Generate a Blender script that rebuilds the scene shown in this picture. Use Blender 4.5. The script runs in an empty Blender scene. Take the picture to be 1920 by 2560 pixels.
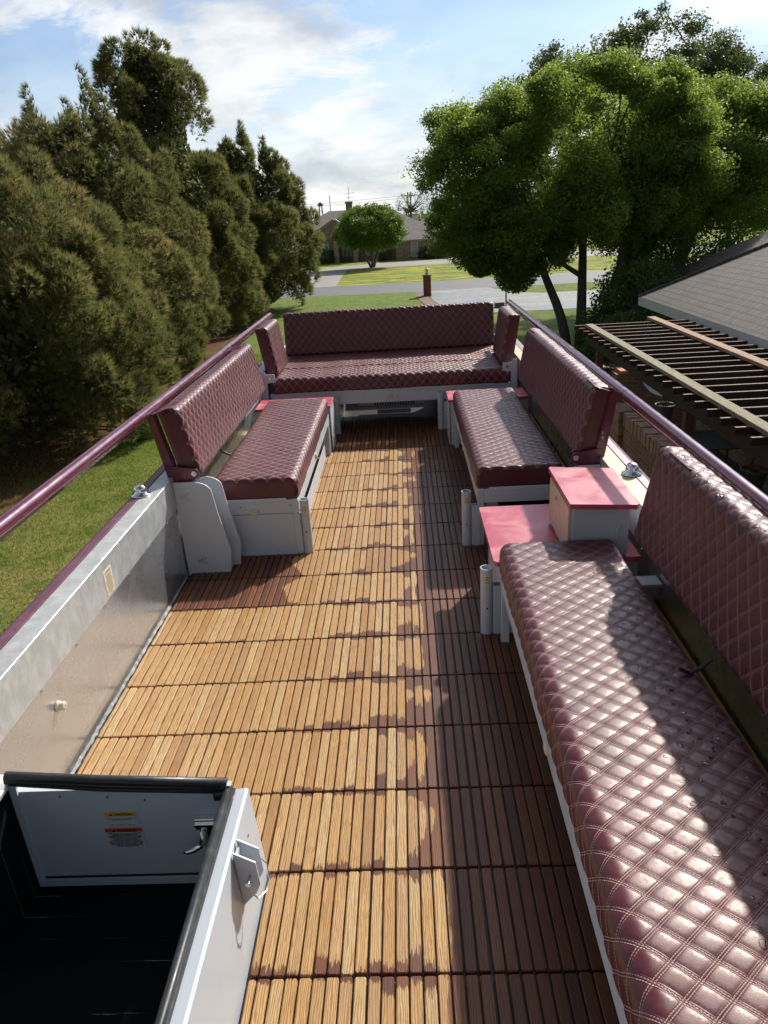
import bpy, bmesh, math, random
import numpy as np
from mathutils import Vector, Matrix
R = math.radians
sc = bpy.context.scene
# ------------------------------------------------------------------ camera
cam = bpy.data.cameras.new("camera"); cob = bpy.data.objects.new("camera", cam)
sc.collection.objects.link(cob); sc.camera = cob
cam.sensor_width = 36; cam.lens = 1790.0 / 2560.0 * 36; cam.clip_start = 0.05; cam.clip_end = 3000
_r = Vector((0.99824898, 0.01918456, -0.05595466)); _u = Vector((0.04431712, 0.38397306, 0.92228015)); _f = Vector((-0.03917862, 0.92314497, -0.38245051))
M4 = Matrix((_r, _u, -_f)).transposed().to_4x4(); M4.translation = Vector((0.15886, -1.18112, 1.71171))
cob.matrix_world = M4
# ------------------------------------------------------------------ light
SUN_AZ, SUN_EL = R(31.5), R(36.5)
sv = Vector((math.cos(SUN_EL) * math.sin(SUN_AZ), math.cos(SUN_EL) * math.cos(SUN_AZ), math.sin(SUN_EL)))
sl = bpy.data.lights.new("sun", 'SUN'); sl.energy = 4.8; sl.angle = R(1.5); sl.color = (1.0, 0.93, 0.82)
so = bpy.data.objects.new("sun", sl); sc.collection.objects.link(so)
so.rotation_euler = sv.to_track_quat('Z', 'Y').to_euler()
sc.view_settings.view_transform = 'Standard'; sc.view_settings.look = 'None'
sc.view_settings.exposure = 0.2; sc.view_settings.gamma = 1
w = bpy.data.worlds.new("World"); sc.world = w; w.use_nodes = True


class NT:
    """tiny node-graph writer"""
    def __init__(s, nt): s.nt = nt
    def n(s, t, **k):
        nd = s.nt.nodes.new(t)
        for a, b in k.items():
            if a != 'ins': setattr(nd, a, b)
        for a, b in (k.get('ins') or {}).items(): s.put(nd.inputs[a], b)
        return nd
    def put(s, sock, v):
        if isinstance(v, bpy.types.NodeSocket): s.nt.links.new(v, sock)
        elif isinstance(v, bpy.types.Node): s.nt.links.new(v.outputs[0], sock)
        else:
            if hasattr(sock.default_value, '__len__') and not hasattr(v, '__len__'): v = [v] * len(sock.default_value)
            if hasattr(sock.default_value, '__len__') and len(sock.default_value) == 4 and len(v) == 3: v = (*v, 1)
            sock.default_value = v
    def m(s, op, a, b=0.0, c=0.0, clamp=False):
        nd = s.nt.nodes.new('ShaderNodeMath'); nd.operation = op; nd.use_clamp = clamp
        s.put(nd.inputs[0], a); s.put(nd.inputs[1], b); s.put(nd.inputs[2], c)
        return nd.outputs[0]
    def mix(s, f, a, b, blend='MIX'):
        nd = s.nt.nodes.new('ShaderNodeMix'); nd.data_type = 'RGBA'; nd.blend_type = blend
        s.put(nd.inputs[0], f); s.put(nd.inputs[6], a); s.put(nd.inputs[7], b)
        return nd.outputs[2]
    def ss(s, x, lo, hi, a=0.0, b=1.0):
        nd = s.nt.nodes.new('ShaderNodeMapRange'); nd.interpolation_type = 'SMOOTHSTEP'
        s.put(nd.inputs[0], x); s.put(nd.inputs[1], lo); s.put(nd.inputs[2], hi); s.put(nd.inputs[3], a); s.put(nd.inputs[4], b)
        return nd.outputs[0]
    def noise(s, vec, scale, detail=4, rough=0.55, dist=0.0, w=None):
        nd = s.nt.nodes.new('ShaderNodeTexNoise')
        if w is not None: nd.noise_dimensions = '4D'; s.put(nd.inputs['W'], w)
        s.put(nd.inputs['Vector'], vec); nd.inputs['Scale'].default_value = scale; nd.inputs['Detail'].default_value = detail
        nd.inputs['Roughness'].default_value = rough; nd.inputs['Distortion'].default_value = dist
        return nd.outputs[0]
    def mapv(s, vec, scale=(1, 1, 1), loc=(0, 0, 0), rot=(0, 0, 0)):
        nd = s.nt.nodes.new('ShaderNodeMapping'); s.put(nd.inputs[0], vec)
        nd.inputs[1].default_value = loc; nd.inputs[2].default_value = rot; nd.inputs[3].default_value = scale
        return nd.outputs[0]
    def xyz(s, v):
        nd = s.nt.nodes.new('ShaderNodeSeparateXYZ'); s.put(nd.inputs[0], v); return nd.outputs
    def comb(s, x, y, z=0.0):
        nd = s.nt.nodes.new('ShaderNodeCombineXYZ'); s.put(nd.inputs[0], x); s.put(nd.inputs[1], y); s.put(nd.inputs[2], z); return nd.outputs[0]
    def ramp(s, f, stops):
        nd = s.nt.nodes.new('ShaderNodeValToRGB'); s.put(nd.inputs[0], f); e = nd.color_ramp.elements
        while len(e) < len(stops): e.new(0.5)
        for i, (p, c) in enumerate(stops): e[i].position = p; e[i].color = (*c, 1)
        return nd.outputs[0]


# world: Nishita sky with broken thin cloud mixed in by direction
g = NT(w.node_tree); w.node_tree.nodes.clear()
sky = g.n('ShaderNodeTexSky'); sky.sky_type = 'NISHITA'; sky.sun_disc = False; sky.sun_elevation = SUN_EL; sky.sun_rotation = SUN_AZ
sky.air_density = 1.0; sky.dust_density = 0.6; sky.ozone_density = 1.5
tc = g.n('ShaderNodeTexCoord').outputs['Generated']
d = g.xyz(tc)
zz = g.m('MAXIMUM', d[2], 0.02)
px = g.m('DIVIDE', d[0], g.m('ADD', zz, 0.42)); py = g.m('DIVIDE', d[1], g.m('ADD', zz, 0.42))
cv = g.comb(px, py, 0.0)
c1 = g.noise(g.mapv(cv, (1.0, 0.85, 1), (3.7, 1.1, 0), (0, 0, 0.5)), 1.7, 9, 0.58, 0.25)
c2 = g.noise(g.mapv(cv, (0.6, 1.5, 1), (1.2, 4.0, 0), (0, 0, 0.9)), 4.2, 9, 0.68, 0.7)
cs = g.m('ADD', g.m('MULTIPLY', c1, 0.68), g.m('MULTIPLY', c2, 0.32))
mask = g.ss(cs, 0.455, 0.55)
horiz = g.ss(d[2], 0.0, 0.26, 1.0, 0.0)
mask = g.m('MAXIMUM', mask, g.m('MULTIPLY', horiz, g.ss(cs, 0.26, 0.44)))
mask = g.m('MAXIMUM', mask, 0.16)
shade = g.noise(g.mapv(cv, (1, 1.3, 1), (8, 2, 0)), 3.0, 6, 0.55, 0.2)
cloud = g.mix(g.ss(shade, 0.36, 0.60), (5.6, 6.1, 6.8), (9.9, 10.0, 10.0))
skyc = g.mix(1.0, sky.outputs[0], (1.0, 1.12, 1.25), 'MULTIPLY')
col = g.mix(g.m('MULTIPLY', mask, 0.94), skyc, cloud)
# sky dimmed overhead and behind to deepen shade, glow added round sun for sheen
nrm = g.n('ShaderNodeVectorMath', operation='NORMALIZE', ins={0: tc})
dt = g.n('ShaderNodeVectorMath', operation='DOT_PRODUCT', ins={0: nrm.outputs[0], 1: tuple(sv)}).outputs['Value']
aure = g.m('POWER', g.ss(dt, 0.86, 1.0), 1.4)
dim = g.m('MULTIPLY', g.ss(d[2], 0.26, 0.60, 1.05, 0.60), g.ss(d[1], -0.5, 0.45, 0.50, 1.0))
col = g.mix(1.0, col, g.m('ADD', dim, g.m('MULTIPLY', aure, 3.6)), 'MULTIPLY')
bg = g.n('ShaderNodeBackground', ins={'Color': col, 'Strength': 0.085})
out = g.n('ShaderNodeOutputWorld', ins={'Surface': bg})

# ------------------------------------------------------------------ helpers
rng = np.random.default_rng(7); random.seed(7)


def mat(name, fn=None, color=(0.5, 0.5, 0.5), rough=0.5, metal=0.0, coat=0.0, spec=0.5):
    m_ = bpy.data.materials.new(name); m_.use_nodes = True; nt = m_.node_tree; nt.nodes.clear(); q = NT(nt)
    b = q.n('ShaderNodeBsdfPrincipled'); o = q.n('ShaderNodeOutputMaterial'); nt.links.new(b.outputs[0], o.inputs[0])
    q.put(b.inputs['Base Color'], color); b.inputs['Roughness'].default_value = rough; b.inputs['Metallic'].default_value = metal
    b.inputs['Coat Weight'].default_value = coat; b.inputs['Specular IOR Level'].default_value = spec
    if fn: fn(q, b, o)
    return m_


def bump(q, b, h, strength=0.5, dist=0.01):
    nd = q.n('ShaderNodeBump'); nd.inputs['Strength'].default_value = strength; nd.inputs['Distance'].default_value = dist
    q.put(nd.inputs['Height'], h); q.nt.links.new(nd.outputs[0], b.inputs['Normal']); return nd


def objco(q): return q.n('ShaderNodeTexCoord').outputs['Object']
def pos(q): return q.n('ShaderNodeNewGeometry').outputs['Position']
def attr(q, name): return q.n('ShaderNodeAttribute', attribute_name=name).outputs


class MB:
    """collects verts/faces, then build() links ONE mesh object"""
    def __init__(s): s.v = []; s.f = []; s.mi = []; s.fa = []; s.n = 0; s.cur = 0; s.tag = 0.0
    def add(s, vs, fs):
        s.v.extend([tuple(p) for p in vs]); s.f.extend([tuple(i + s.n for i in fc) for fc in fs]); s.n += len(vs)
        s.mi.extend([s.cur] * len(fs)); s.fa.extend([s.tag] * len(fs)); return s
    def box(s, x0, x1, y0, y1, z0, z1, bev=0.0):
        if bev <= 0:
            vs = [(x0, y0, z0), (x1, y0, z0), (x1, y1, z0), (x0, y1, z0), (x0, y0, z1), (x1, y0, z1), (x1, y1, z1), (x0, y1, z1)]
            return s.add(vs, [(0, 3, 2, 1), (4, 5, 6, 7), (0, 1, 5, 4), (1, 2, 6, 5), (2, 3, 7, 6), (3, 0, 4, 7)])
        b = min(bev, (x1 - x0) / 2.2, (y1 - y0) / 2.2, (z1 - z0) / 2.2); vs = []
        for sx, X in ((1, x0), (-1, x1)):
            for sy, Y in ((1, y0), (-1, y1)):
                for sz, Z in ((1, z0), (-1, z1)):
                    vs += [(X, Y + sy * b, Z + sz * b), (X + sx * b, Y, Z + sz * b), (X + sx * b, Y + sy * b, Z)]
        bm = bmesh.new()
        for p in vs: bm.verts.new(p)
        r = bmesh.ops.convex_hull(bm, input=bm.verts); bm.verts.index_update()
        idx = {v: i for i, v in enumerate(bm.verts)}
        out = [v.co.copy() for v in bm.verts]; fs = [tuple(idx[v] for v in f.verts) for f in bm.faces]; bm.free()
        return s.add(out, fs)
    def prism(s, poly, axis, a, b):
        """poly of 2D points extruded along axis 'x','y','z' from a to b"""
        def P(p, t): return {'x': (t, p[0], p[1]), 'y': (p[0], t, p[1]), 'z': (p[0], p[1], t)}[axis]
        n = len(poly); vs = [P(p, a) for p in poly] + [P(p, b) for p in poly]
        fs = [tuple(range(n))[::-1], tuple(range(n, 2 * n))] + [(i, (i + 1) % n, n + (i + 1) % n, n + i) for i in range(n)]
        return s.add(vs, fs)
    def tube(s, p0, p1, r0, r1=None, n=12, cap=True, hollow=0):
        p0 = Vector(p0); p1 = Vector(p1); r1 = r0 if r1 is None else r1; d = (p1 - p0).normalized()
        a = d.orthogonal().normalized(); b = d.cross(a); vs = []; 
        for p, r in ((p0, r0), (p1, r1)):
            for i in range(n):
                t = 2 * math.pi * i / n; vs.append(p + (a * math.cos(t) + b * math.sin(t)) * r)
        fs = [(i, (i + 1) % n, n + (i + 1) % n, n + i) for i in range(n)]
        if hollow:
            for p, r in ((p0, r0 - hollow), (p1, r1 - hollow)):
                for i in range(n):
                    t = 2 * math.pi * i / n; vs.append(p + (a * math.cos(t) + b * math.sin(t)) * r)
            fs += [(2 * n + i, 3 * n + i, 3 * n + (i + 1) % n, 2 * n + (i + 1) % n) for i in range(n)]
            fs += [(n + i, n + (i + 1) % n, 3 * n + (i + 1) % n, 3 * n + i) for i in range(n)]
            fs += [((i + 1) % n, i, 2 * n + i, 2 * n + (i + 1) % n) for i in range(n)]
        elif cap: fs += [tuple(range(n))[::-1], tuple(range(n, 2 * n))]
        return s.add(vs, fs)
    def path(s, pts, rs, n=8):
        pts = [Vector(p) for p in pts]
        if not hasattr(rs, '__len__'): rs = [rs] * len(pts)
        vs = []; ref = None
        for i, p in enumerate(pts):
            d = (pts[min(i + 1, len(pts) - 1)] - pts[max(i - 1, 0)]).normalized()
            a = (d.orthogonal() if ref is None else (ref - d * ref.dot(d))).normalized(); ref = a; b = d.cross(a)
            for k in range(n):
                t = 2 * math.pi * k / n; vs.append(p + (a * math.cos(t) + b * math.sin(t)) * rs[i])
        fs = []
        for i in range(len(pts) - 1):
            for k in range(n): fs.append((i * n + k, i * n + (k + 1) % n, (i + 1) * n + (k + 1) % n, (i + 1) * n + k))
        fs += [tuple(range(n))[::-1], tuple((len(pts) - 1) * n + k for k in range(n))]
        return s.add(vs, fs)
    def lathe(s, c, prof, n=20):
        vs = []
        for r, z in prof:
            for i in range(n):
                t = 2 * math.pi * i / n; vs.append((c[0] + r * math.cos(t), c[1] + r * math.sin(t), c[2] + z))
        fs = []
        for j in range(len(prof) - 1):
            for i in range(n): fs.append((j * n + i, j * n + (i + 1) % n, (j + 1) * n + (i + 1) % n, (j + 1) * n + i))
        return s.add(vs, fs)
    def build(s, name, mats, parent=None, smooth=False, tagname=None, auto=False):
        me = bpy.data.meshes.new(name); me.from_pydata(s.v, [], s.f); 
        mats = mats if isinstance(mats, (list, tuple)) else [mats]
        for m_ in mats: me.materials.append(m_)
        if len(mats) > 1: me.polygons.foreach_set('material_index', s.mi)
        if tagname:
            a = me.attributes.new(tagname, 'FLOAT', 'FACE'); a.data.foreach_set('value', s.fa)
        if smooth or auto: me.polygons.foreach_set('use_smooth', [True] * len(s.f))
        me.update()
        if auto: me.set_sharp_from_angle(angle=R(38))
        o = bpy.data.objects.new(name, me); sc.collection.objects.link(o)
        if parent: o.parent = parent; o.matrix_parent_inverse = Matrix.Translation(-Vector(parent.location))
        return o


def tag(o, label=None, cat=None, group=None, kind=None):
    if label: o['label'] = label
    if cat: o['category'] = cat
    if group: o['group'] = group
    if kind: o['kind'] = kind
    return o


def thing(name, loc, label, cat, group=None):
    o = bpy.data.objects.new(name, None); sc.collection.objects.link(o); o.location = loc; o.empty_display_size = 0.1
    return tag(o, label, cat, group)


def npmesh(name, V, F, mats, parent=None, fattr=None, uv=None, smooth=False, matidx=None):
    """fast mesh from numpy arrays; F is (n,k)"""
    me = bpy.data.meshes.new(name); k = F.shape[1]
    me.vertices.add(len(V)); me.vertices.foreach_set('co', V.astype(np.float32).ravel())
    me.loops.add(F.size); me.loops.foreach_set('vertex_index', F.astype(np.int32).ravel())
    me.polygons.add(len(F)); me.polygons.foreach_set('loop_start', np.arange(0, F.size, k, dtype=np.int32))
    for m_ in (mats if isinstance(mats, (list, tuple)) else [mats]): me.materials.append(m_)
    if matidx is not None: me.polygons.foreach_set('material_index', matidx.astype(np.int32))
    me.update(calc_edges=True)
    if fattr is not None:
        a = me.attributes.new('tint', 'FLOAT', 'FACE'); a.data.foreach_set('value', fattr.astype(np.float32))
    if uv is not None:
        l = me.uv_layers.new(name='UVMap'); l.data.foreach_set('uv', uv[F.ravel()].astype(np.float32).ravel())
    if smooth: me.polygons.foreach_set('use_smooth', np.ones(len(F), dtype=bool))
    o = bpy.data.objects.new(name, me); sc.collection.objects.link(o)
    if parent: o.parent = parent; o.matrix_parent_inverse = Matrix.Translation(-Vector(parent.location))
    return o


def text_mesh(name, lines, size, mtx, m_, parent, width=None, spacing=1.0, align='CENTER', bold=0.0):
    cu = bpy.data.curves.new(name, 'FONT'); cu.body = lines; cu.size = size; cu.align_x = align; cu.space_line = spacing
    cu.extrude = 0.00005; cu.offset = bold
    to = bpy.data.objects.new(name, cu); sc.collection.objects.link(to)
    dg = bpy.context.evaluated_depsgraph_get(); me = bpy.data.meshes.new_from_object(to.evaluated_get(dg))
    bpy.data.objects.remove(to); xs = [v.co.x for v in me.vertices]
    if width and xs:
        k = width / max(1e-6, max(xs) - min(xs)); me.transform(Matrix.Diagonal((k, 1, 1, 1)))
    me.transform(mtx); me.materials.clear(); me.materials.append(m_)
    o = bpy.data.objects.new(name, me); sc.collection.objects.link(o)
    o.parent = parent
    rt = parent
    off = Vector((0, 0, 0))
    while rt: off += Vector(rt.location); rt = rt.parent
    o.matrix_parent_inverse = Matrix.Translation(-off) if parent.parent is None else Matrix.Translation((0, 0, 0))
    return o


# ------------------------------------------------------------------ materials
def f_paint(base, dirt=(0.30, 0.27, 0.22), amt=0.25, rough=0.35, sc_=9):
    def fn(q, b, o):
        p = pos(q); n1 = q.noise(p, sc_, 6, 0.6); n2 = q.noise(q.mapv(p, (3, 3, 1)), 30, 3, 0.7)
        k = q.m('MULTIPLY', q.ss(q.m('ADD', q.m('MULTIPLY', n1, .7), q.m('MULTIPLY', n2, .3)), 0.5, 0.75), amt)
        q.put(b.inputs['Base Color'], q.mix(k, base, dirt)); q.put(b.inputs['Roughness'], q.ss(n1, 0.3, 0.7, rough - .07, rough + .15))
        bump(q, b, q.noise(p, 220, 2, 0.5), 0.05, 0.001)
    return fn


white = mat('white_paint', f_paint((0.52, 0.56, 0.62), amt=.16), rough=0.4)
greywhite = mat('grey_white_paint', f_paint((0.56, 0.61, 0.67), amt=.12), rough=0.4)
beige = mat('aged_plastic', f_paint((0.62, 0.54, 0.38), (0.35, 0.25, 0.13), .4, .3))
chrome = mat('chrome', color=(0.85, 0.86, 0.88), rough=0.08, metal=1)
steel = mat('zinc_steel', color=(0.62, 0.63, 0.65), rough=0.25, metal=1)
black = mat('black_plastic', color=(0.012, 0.012, 0.012), rough=0.5)
dark = mat('dark_void', color=(0.01, 0.01, 0.011), rough=0.9)
rubber = mat('black_rubber', f_paint((0.022, 0.024, 0.026), (0.08, .08, .08), .5, .38, 25))
gold = mat('yellowed_board', f_paint((0.42, 0.27, 0.045), (0.16, 0.10, 0.03), .6, .5))
cream = mat('cream_pad', f_paint((0.6, 0.56, 0.46)))
yellowrim = mat('yellowed_rim', f_paint((0.58, 0.50, 0.32), (0.66, .64, .56), .8, .5, 14))
stick_w = mat('sticker_white', color=(0.60, 0.61, 0.62), rough=0.35)
stick_c = mat('sticker_cream', color=(0.72, 0.62, 0.44), rough=0.4)
stick_y = mat('sticker_yellow', color=(0.75, 0.45, 0.02), rough=0.4)
stick_o = mat('sticker_orange', color=(0.65, 0.075, 0.02), rough=0.4)
ink = mat('ink', color=(0.015, 0.015, 0.015), rough=0.5)
carpetm = None


def f_mpaint(q, b, o):
    p = pos(q); n1 = q.noise(p, 14, 6, 0.65); n2 = q.noise(p, 160, 2, 0.5)
    q.put(b.inputs['Base Color'], q.mix(q.ss(n1, 0.45, 0.8, 0, .5), (0.115, 0.012, 0.035), (0.16, 0.045, 0.06)))
    q.put(b.inputs['Roughness'], q.ss(n1, .35, .7, .2, .34)); bump(q, b, n2, .04, .001)


mpaint = mat('maroon_paint', f_mpaint, coat=0.4)


def f_rim(q, b, o):
    p = pos(q); n1 = q.noise(p, 10, 6, 0.65)
    q.put(b.inputs['Base Color'], q.mix(q.ss(n1, 0.45, 0.8, 0, .6), (0.15, 0.05, 0.085), (0.26, 0.15, 0.18)))
    q.put(b.inputs['Roughness'], .45)


rimpaint = mat('faded_maroon_paint', f_rim)


def f_alu(q, b, o):
    p = pos(q)
    br = q.noise(q.mapv(p, (60, 2.0, 60)), 6, 4, 0.6)
    sm = q.noise(p, 5, 6, 0.6, .5); sc2 = q.noise(q.mapv(p, (1, 1, 1), rot=(.5, 0, .6)), 30, 6, .75)
    q.put(b.inputs['Base Color'], q.mix(q.ss(sm, .35, .7), (0.50, 0.53, 0.56), (0.56, 0.59, 0.62)))
    q.put(b.inputs['Roughness'], q.m('ADD', q.ss(sm, .3, .7, .20, .27), q.m('MULTIPLY', br, .08)))
    bump(q, b, q.m('ADD', br, q.m('MULTIPLY', sc2, .05)), .03, .001)
    b.inputs['Metallic'].default_value = .85


alu = mat('aluminium', f_alu)


def f_alutop(q, b, o):
    p = pos(q); sm = q.noise(p, 16, 8, 0.7, .5)
    q.put(b.inputs['Base Color'], q.mix(q.ss(sm, .35, .7), (0.50, 0.51, 0.50), (0.68, 0.68, 0.66)))
    b.inputs['Metallic'].default_value = .55; b.inputs['Roughness'].default_value = .5; bump(q, b, sm, .1, .003)


alutop = mat('oxidised_aluminium', f_alutop)
def f_sheet(q, b, o):
    p = pos(q); sm = q.noise(q.mapv(p, (1, 3, 1.5), rot=(.3, 0, 0)), 9, 6, 0.65, .5)
    q.put(b.inputs['Base Color'], q.mix(q.ss(sm, .35, .7), (0.46, 0.50, 0.52), (0.62, 0.65, 0.66)))
    b.inputs['Metallic'].default_value = .5; q.put(b.inputs['Roughness'], q.ss(sm, .3, .7, .34, .46)); bump(q, b, sm, .05, .002)


alusheet = mat('dull_aluminium', f_sheet)
PX, PY = 0.083, 0.068


def f_leather(stitch, drops=False):
    def fn(q, b, o):
        p = pos(q)
        n1 = q.noise(p, 7, 5, .6); n2 = q.noise(p, 260, 3, .6); n3 = q.noise(p, 60, 6, .7)
        base = q.mix(q.ss(n1, .3, .7), (0.074, 0.012, 0.021), (0.108, 0.022, 0.032))
        base = q.mix(q.ss(n3, .55, .8, 0, .3), base, (0.2, .10, .10))
        h = q.m('MULTIPLY', q.m('ADD', n2, q.m('MULTIPLY', n3, 1.4)), .12)
        ro = q.ss(n3, .3, .7, .31, .45)
        if stitch:
            uv = q.n('ShaderNodeUVMap', uv_map='UVMap').outputs[0]; st = q.xyz(uv)
            a1 = q.m('ADD', q.m('DIVIDE', st[0], PY), q.m('DIVIDE', st[1], PX)); a2 = q.m('SUBTRACT', q.m('DIVIDE', st[0], PY), q.m('DIVIDE', st[1], PX))
            K = 1 / math.hypot(1 / PX, 1 / PY); tot = None; gr = None
            for A, B in ((a1, a2), (a2, a1)):
                dd = q.m('MULTIPLY', q.m('ABSOLUTE', q.m('SUBTRACT', q.m('FRACT', q.m('ADD', A, .5)), .5)), K)
                line = q.ss(q.m('ABSOLUTE', q.m('SUBTRACT', dd, .0027)), .0005, .0012, 1, 0)
                dash = q.ss(q.m('PINGPONG', q.m('MULTIPLY', B, 9), .5), .10, .18, 0, 1)
                t = q.m('MULTIPLY', line, dash); tot = t if tot is None else q.m('MAXIMUM', tot, t)
                gg = q.ss(dd, .0, .0014, 1, 0); gr = gg if gr is None else q.m('MAXIMUM', gr, gg)
                g2 = q.ss(q.m('ABSOLUTE', q.m('SUBTRACT', dd, .0045)), .0, .0016, 1, 0); gr = q.m('MAXIMUM', gr, g2)
            base = q.mix(q.m('MULTIPLY', tot, .8), base, (0.60, 0.42, 0.36))
            h = q.m('ADD', h, q.m('SUBTRACT', q.m('MULTIPLY', tot, .5), q.m('MULTIPLY', gr, .8)))
            ro = q.m('ADD', ro, q.m('MULTIPLY', tot, .3))
        if drops:
            vo = q.n('ShaderNodeTexVoronoi', feature='SMOOTH_F1'); q.put(vo.inputs['Vector'], q.mapv(q.n('ShaderNodeVectorMath', operation='ADD', ins={0: p, 1: q.comb(q.m('MULTIPLY', q.noise(p, 35), .03), q.m('MULTIPLY', q.noise(p, 44), .03))}).outputs[0], (1, 1, .2))); vo.inputs['Scale'].default_value = 46; vo.inputs['Smoothness'].default_value = .15
            px_ = q.xyz(p)
            wetm = q.m('MULTIPLY', q.ss(px_[0], .70, .86), q.ss(q.noise(p, 16, 2), .44, .56))
            dr = q.m('MULTIPLY', q.ss(vo.outputs[0], .18, .34, 1, 0), wetm)
            h = q.m('ADD', h, q.m('MULTIPLY', dr, 2.2)); ro = q.m('MULTIPLY', ro, q.m('SUBTRACT', 1, q.m('MULTIPLY', dr, .85)))
            base = q.mix(q.m('MULTIPLY', q.ss(px_[0], .66, .88), .35), base, (0.045, .008, .014))
        q.put(b.inputs['Base Color'], base); q.put(b.inputs['Roughness'], ro); bump(q, b, h, .55, .0016); q.put(b.inputs['Specular Tint'], (1.0, .9, .86))
    return fn


leather = mat('quilted_leather', f_leather(True)); leather_wet = mat('quilted_leather_beaded', f_leather(True, True)); leather_plain = mat('plain_leather', f_leather(False))


def f_red(q, b, o):
    p = pos(q); n1 = q.noise(p, 7, 7, .62, .8); n2 = q.noise(p, 120, 3, .6)
    q.put(b.inputs['Base Color'], q.mix(q.ss(n1, .35, .75), (0.44, 0.045, 0.075), (0.58, 0.15, 0.19)))
    q.put(b.inputs['Roughness'], q.ss(n1, .3, .7, .28, .5)); bump(q, b, n2, .1, .001)


redlam = mat('red_laminate', f_red, spec=.6)


def f_wood(q, b, o):
    uv = q.xyz(q.n('ShaderNodeUVMap', uv_map='UVMap').outputs[0])   # u: across+random offset, v: along slat (0..1)
    a = attr(q, 'tint')[2]
    p = pos(q); P = q.xyz(p)
    gv = q.comb(q.m('ADD', q.m('MULTIPLY', P[0], 1.0), q.m('MULTIPLY', a, 37.0)), q.m('MULTIPLY', P[1], .09), q.m('MULTIPLY', a, 11.0))
    gr = q.noise(gv, 150, 5, .6, .9)
    wv = q.n('ShaderNodeTexWave', wave_type='BANDS', bands_direction='X'); q.put(wv.inputs[0], q.comb(q.m('ADD', P[0], q.m('MULTIPLY', a, 3.0)), q.m('MULTIPLY', P[1], .12), q.m('MULTIPLY', a, 9.0)))
    wv.inputs['Scale'].default_value = 55; wv.inputs['Distortion'].default_value = 9; wv.inputs['Detail'].default_value = 3; wv.inputs['Detail Scale'].default_value = 1.2
    grain = q.m('ADD', q.m('MULTIPLY', gr, .6), q.m('MULTIPLY', wv.outputs[1], .4))
    tn = q.ramp(q.m('FRACT', q.m('MULTIPLY', a, 7.31)), [(0, (0.47, 0.27, 0.10)), (.25, (0.55, 0.35, 0.15)), (.45, (0.41, 0.22, 0.08)), (.6, (0.51, 0.31, 0.125)), (.8, (0.57, 0.40, 0.20)), (.92, (0.36, 0.19, 0.075)), (1, (0.48, 0.31, 0.14))])
    dry = q.mix(q.ss(grain, .38, .60, .72, 0), tn, (0.22, 0.10, 0.035))
    kn = q.noise(q.comb(P[0], q.m('MULTIPLY', P[1], .35), q.m('MULTIPLY', a, 21)), 22, 4, .7, 1.5)
    dry = q.mix(q.ss(kn, .52, .72, 0, .45), dry, (0.24, 0.105, 0.035))
    dry = q.mix(q.ss(q.noise(p, 9, 5, .7), .5, .75, 0, .3), dry, (0.36, 0.28, 0.19))
    wt = q.ramp(q.m('FRACT', q.m('MULTIPLY', a, 5.17)), [(0, (0.14, 0.052, 0.024)), (.35, (0.20, 0.075, 0.032)), (.7, (0.10, 0.042, 0.024)), (1, (0.16, 0.066, 0.034))])
    wetc = q.mix(q.ss(grain, .36, .62, .5, 0), wt, (0.05, 0.016, 0.009))
    # wetness: slats dry from their middles outwards, leaving ragged damp ends; the area in the benches' lee is still damp
    jag = q.noise(q.comb(q.m('MULTIPLY', P[0], 1.0), q.m('MULTIPLY', P[1], .10), q.m('MULTIPLY', a, 5)), 190, 2, .7)
    v = uv[1]; e = q.m('MULTIPLY', q.m('MINIMUM', v, q.m('MULTIPLY', q.m('SUBTRACT', 1, v), 1.7)), 1.0)
    big = q.noise(p, 1.5, 3, .5)
    e = q.m('MULTIPLY', e, q.ss(P[0], .02, .15, 1.0, .45))
    wx = q.ss(P[0], -.50, .12, 0, .10)                       # damp creeps in towards the right
    wx = q.m('ADD', wx, q.ss(q.m('ADD', P[0], q.m('MULTIPLY', q.m('ADD', q.m('MULTIPLY', q.m('SUBTRACT', q.m('FRACT', q.m('MULTIPLY', a, 9.3)), .5), .5), q.m('SUBTRACT', q.noise(p, 3, 2, .5), .5)), .11)), .175, .215, 0, .9))
    wy = q.ss(P[1], 3.9, 4.35, 0, .34)
    wy = q.m('ADD', wy, q.ss(P[1], 4.35, 4.7, 0, .5))
    wl = q.m('MULTIPLY', q.m('MULTIPLY', q.ss(P[1], 1.78, 2.0), q.ss(P[1], 2.5, 2.6, 1, 0)), q.ss(P[0], -.62, -.38, 1, 0))
    thr = q.m('ADD', q.m('ADD', q.m('ADD', wx, wy), wl), q.m('MULTIPLY', q.m('SUBTRACT', big, .5), .30))
    thr = q.m('ADD', thr, q.m('ADD', q.m('MULTIPLY', q.m('SUBTRACT', jag, .5), .22), -.01))
    wet = q.ss(q.m('SUBTRACT', q.m('SUBTRACT', thr, e), q.m('MULTIPLY', q.m('SUBTRACT', q.m('FRACT', q.m('MULTIPLY', a, 3.7)), .5), q.ss(P[0], -.6, .2, .08, .34))), -.012, .012)
    q.put(b.inputs['Base Color'], q.mix(wet, dry, wetc))
    q.put(b.inputs['Roughness'], q.m('SUBTRACT', q.ss(grain, .3, .7, .60, .45), q.m('MULTIPLY', wet, .04)))
    b.inputs['Specular IOR Level'].default_value = .32; bump(q, b, grain, .3, .0012)


wood = mat('teak_slats', f_wood)


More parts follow.
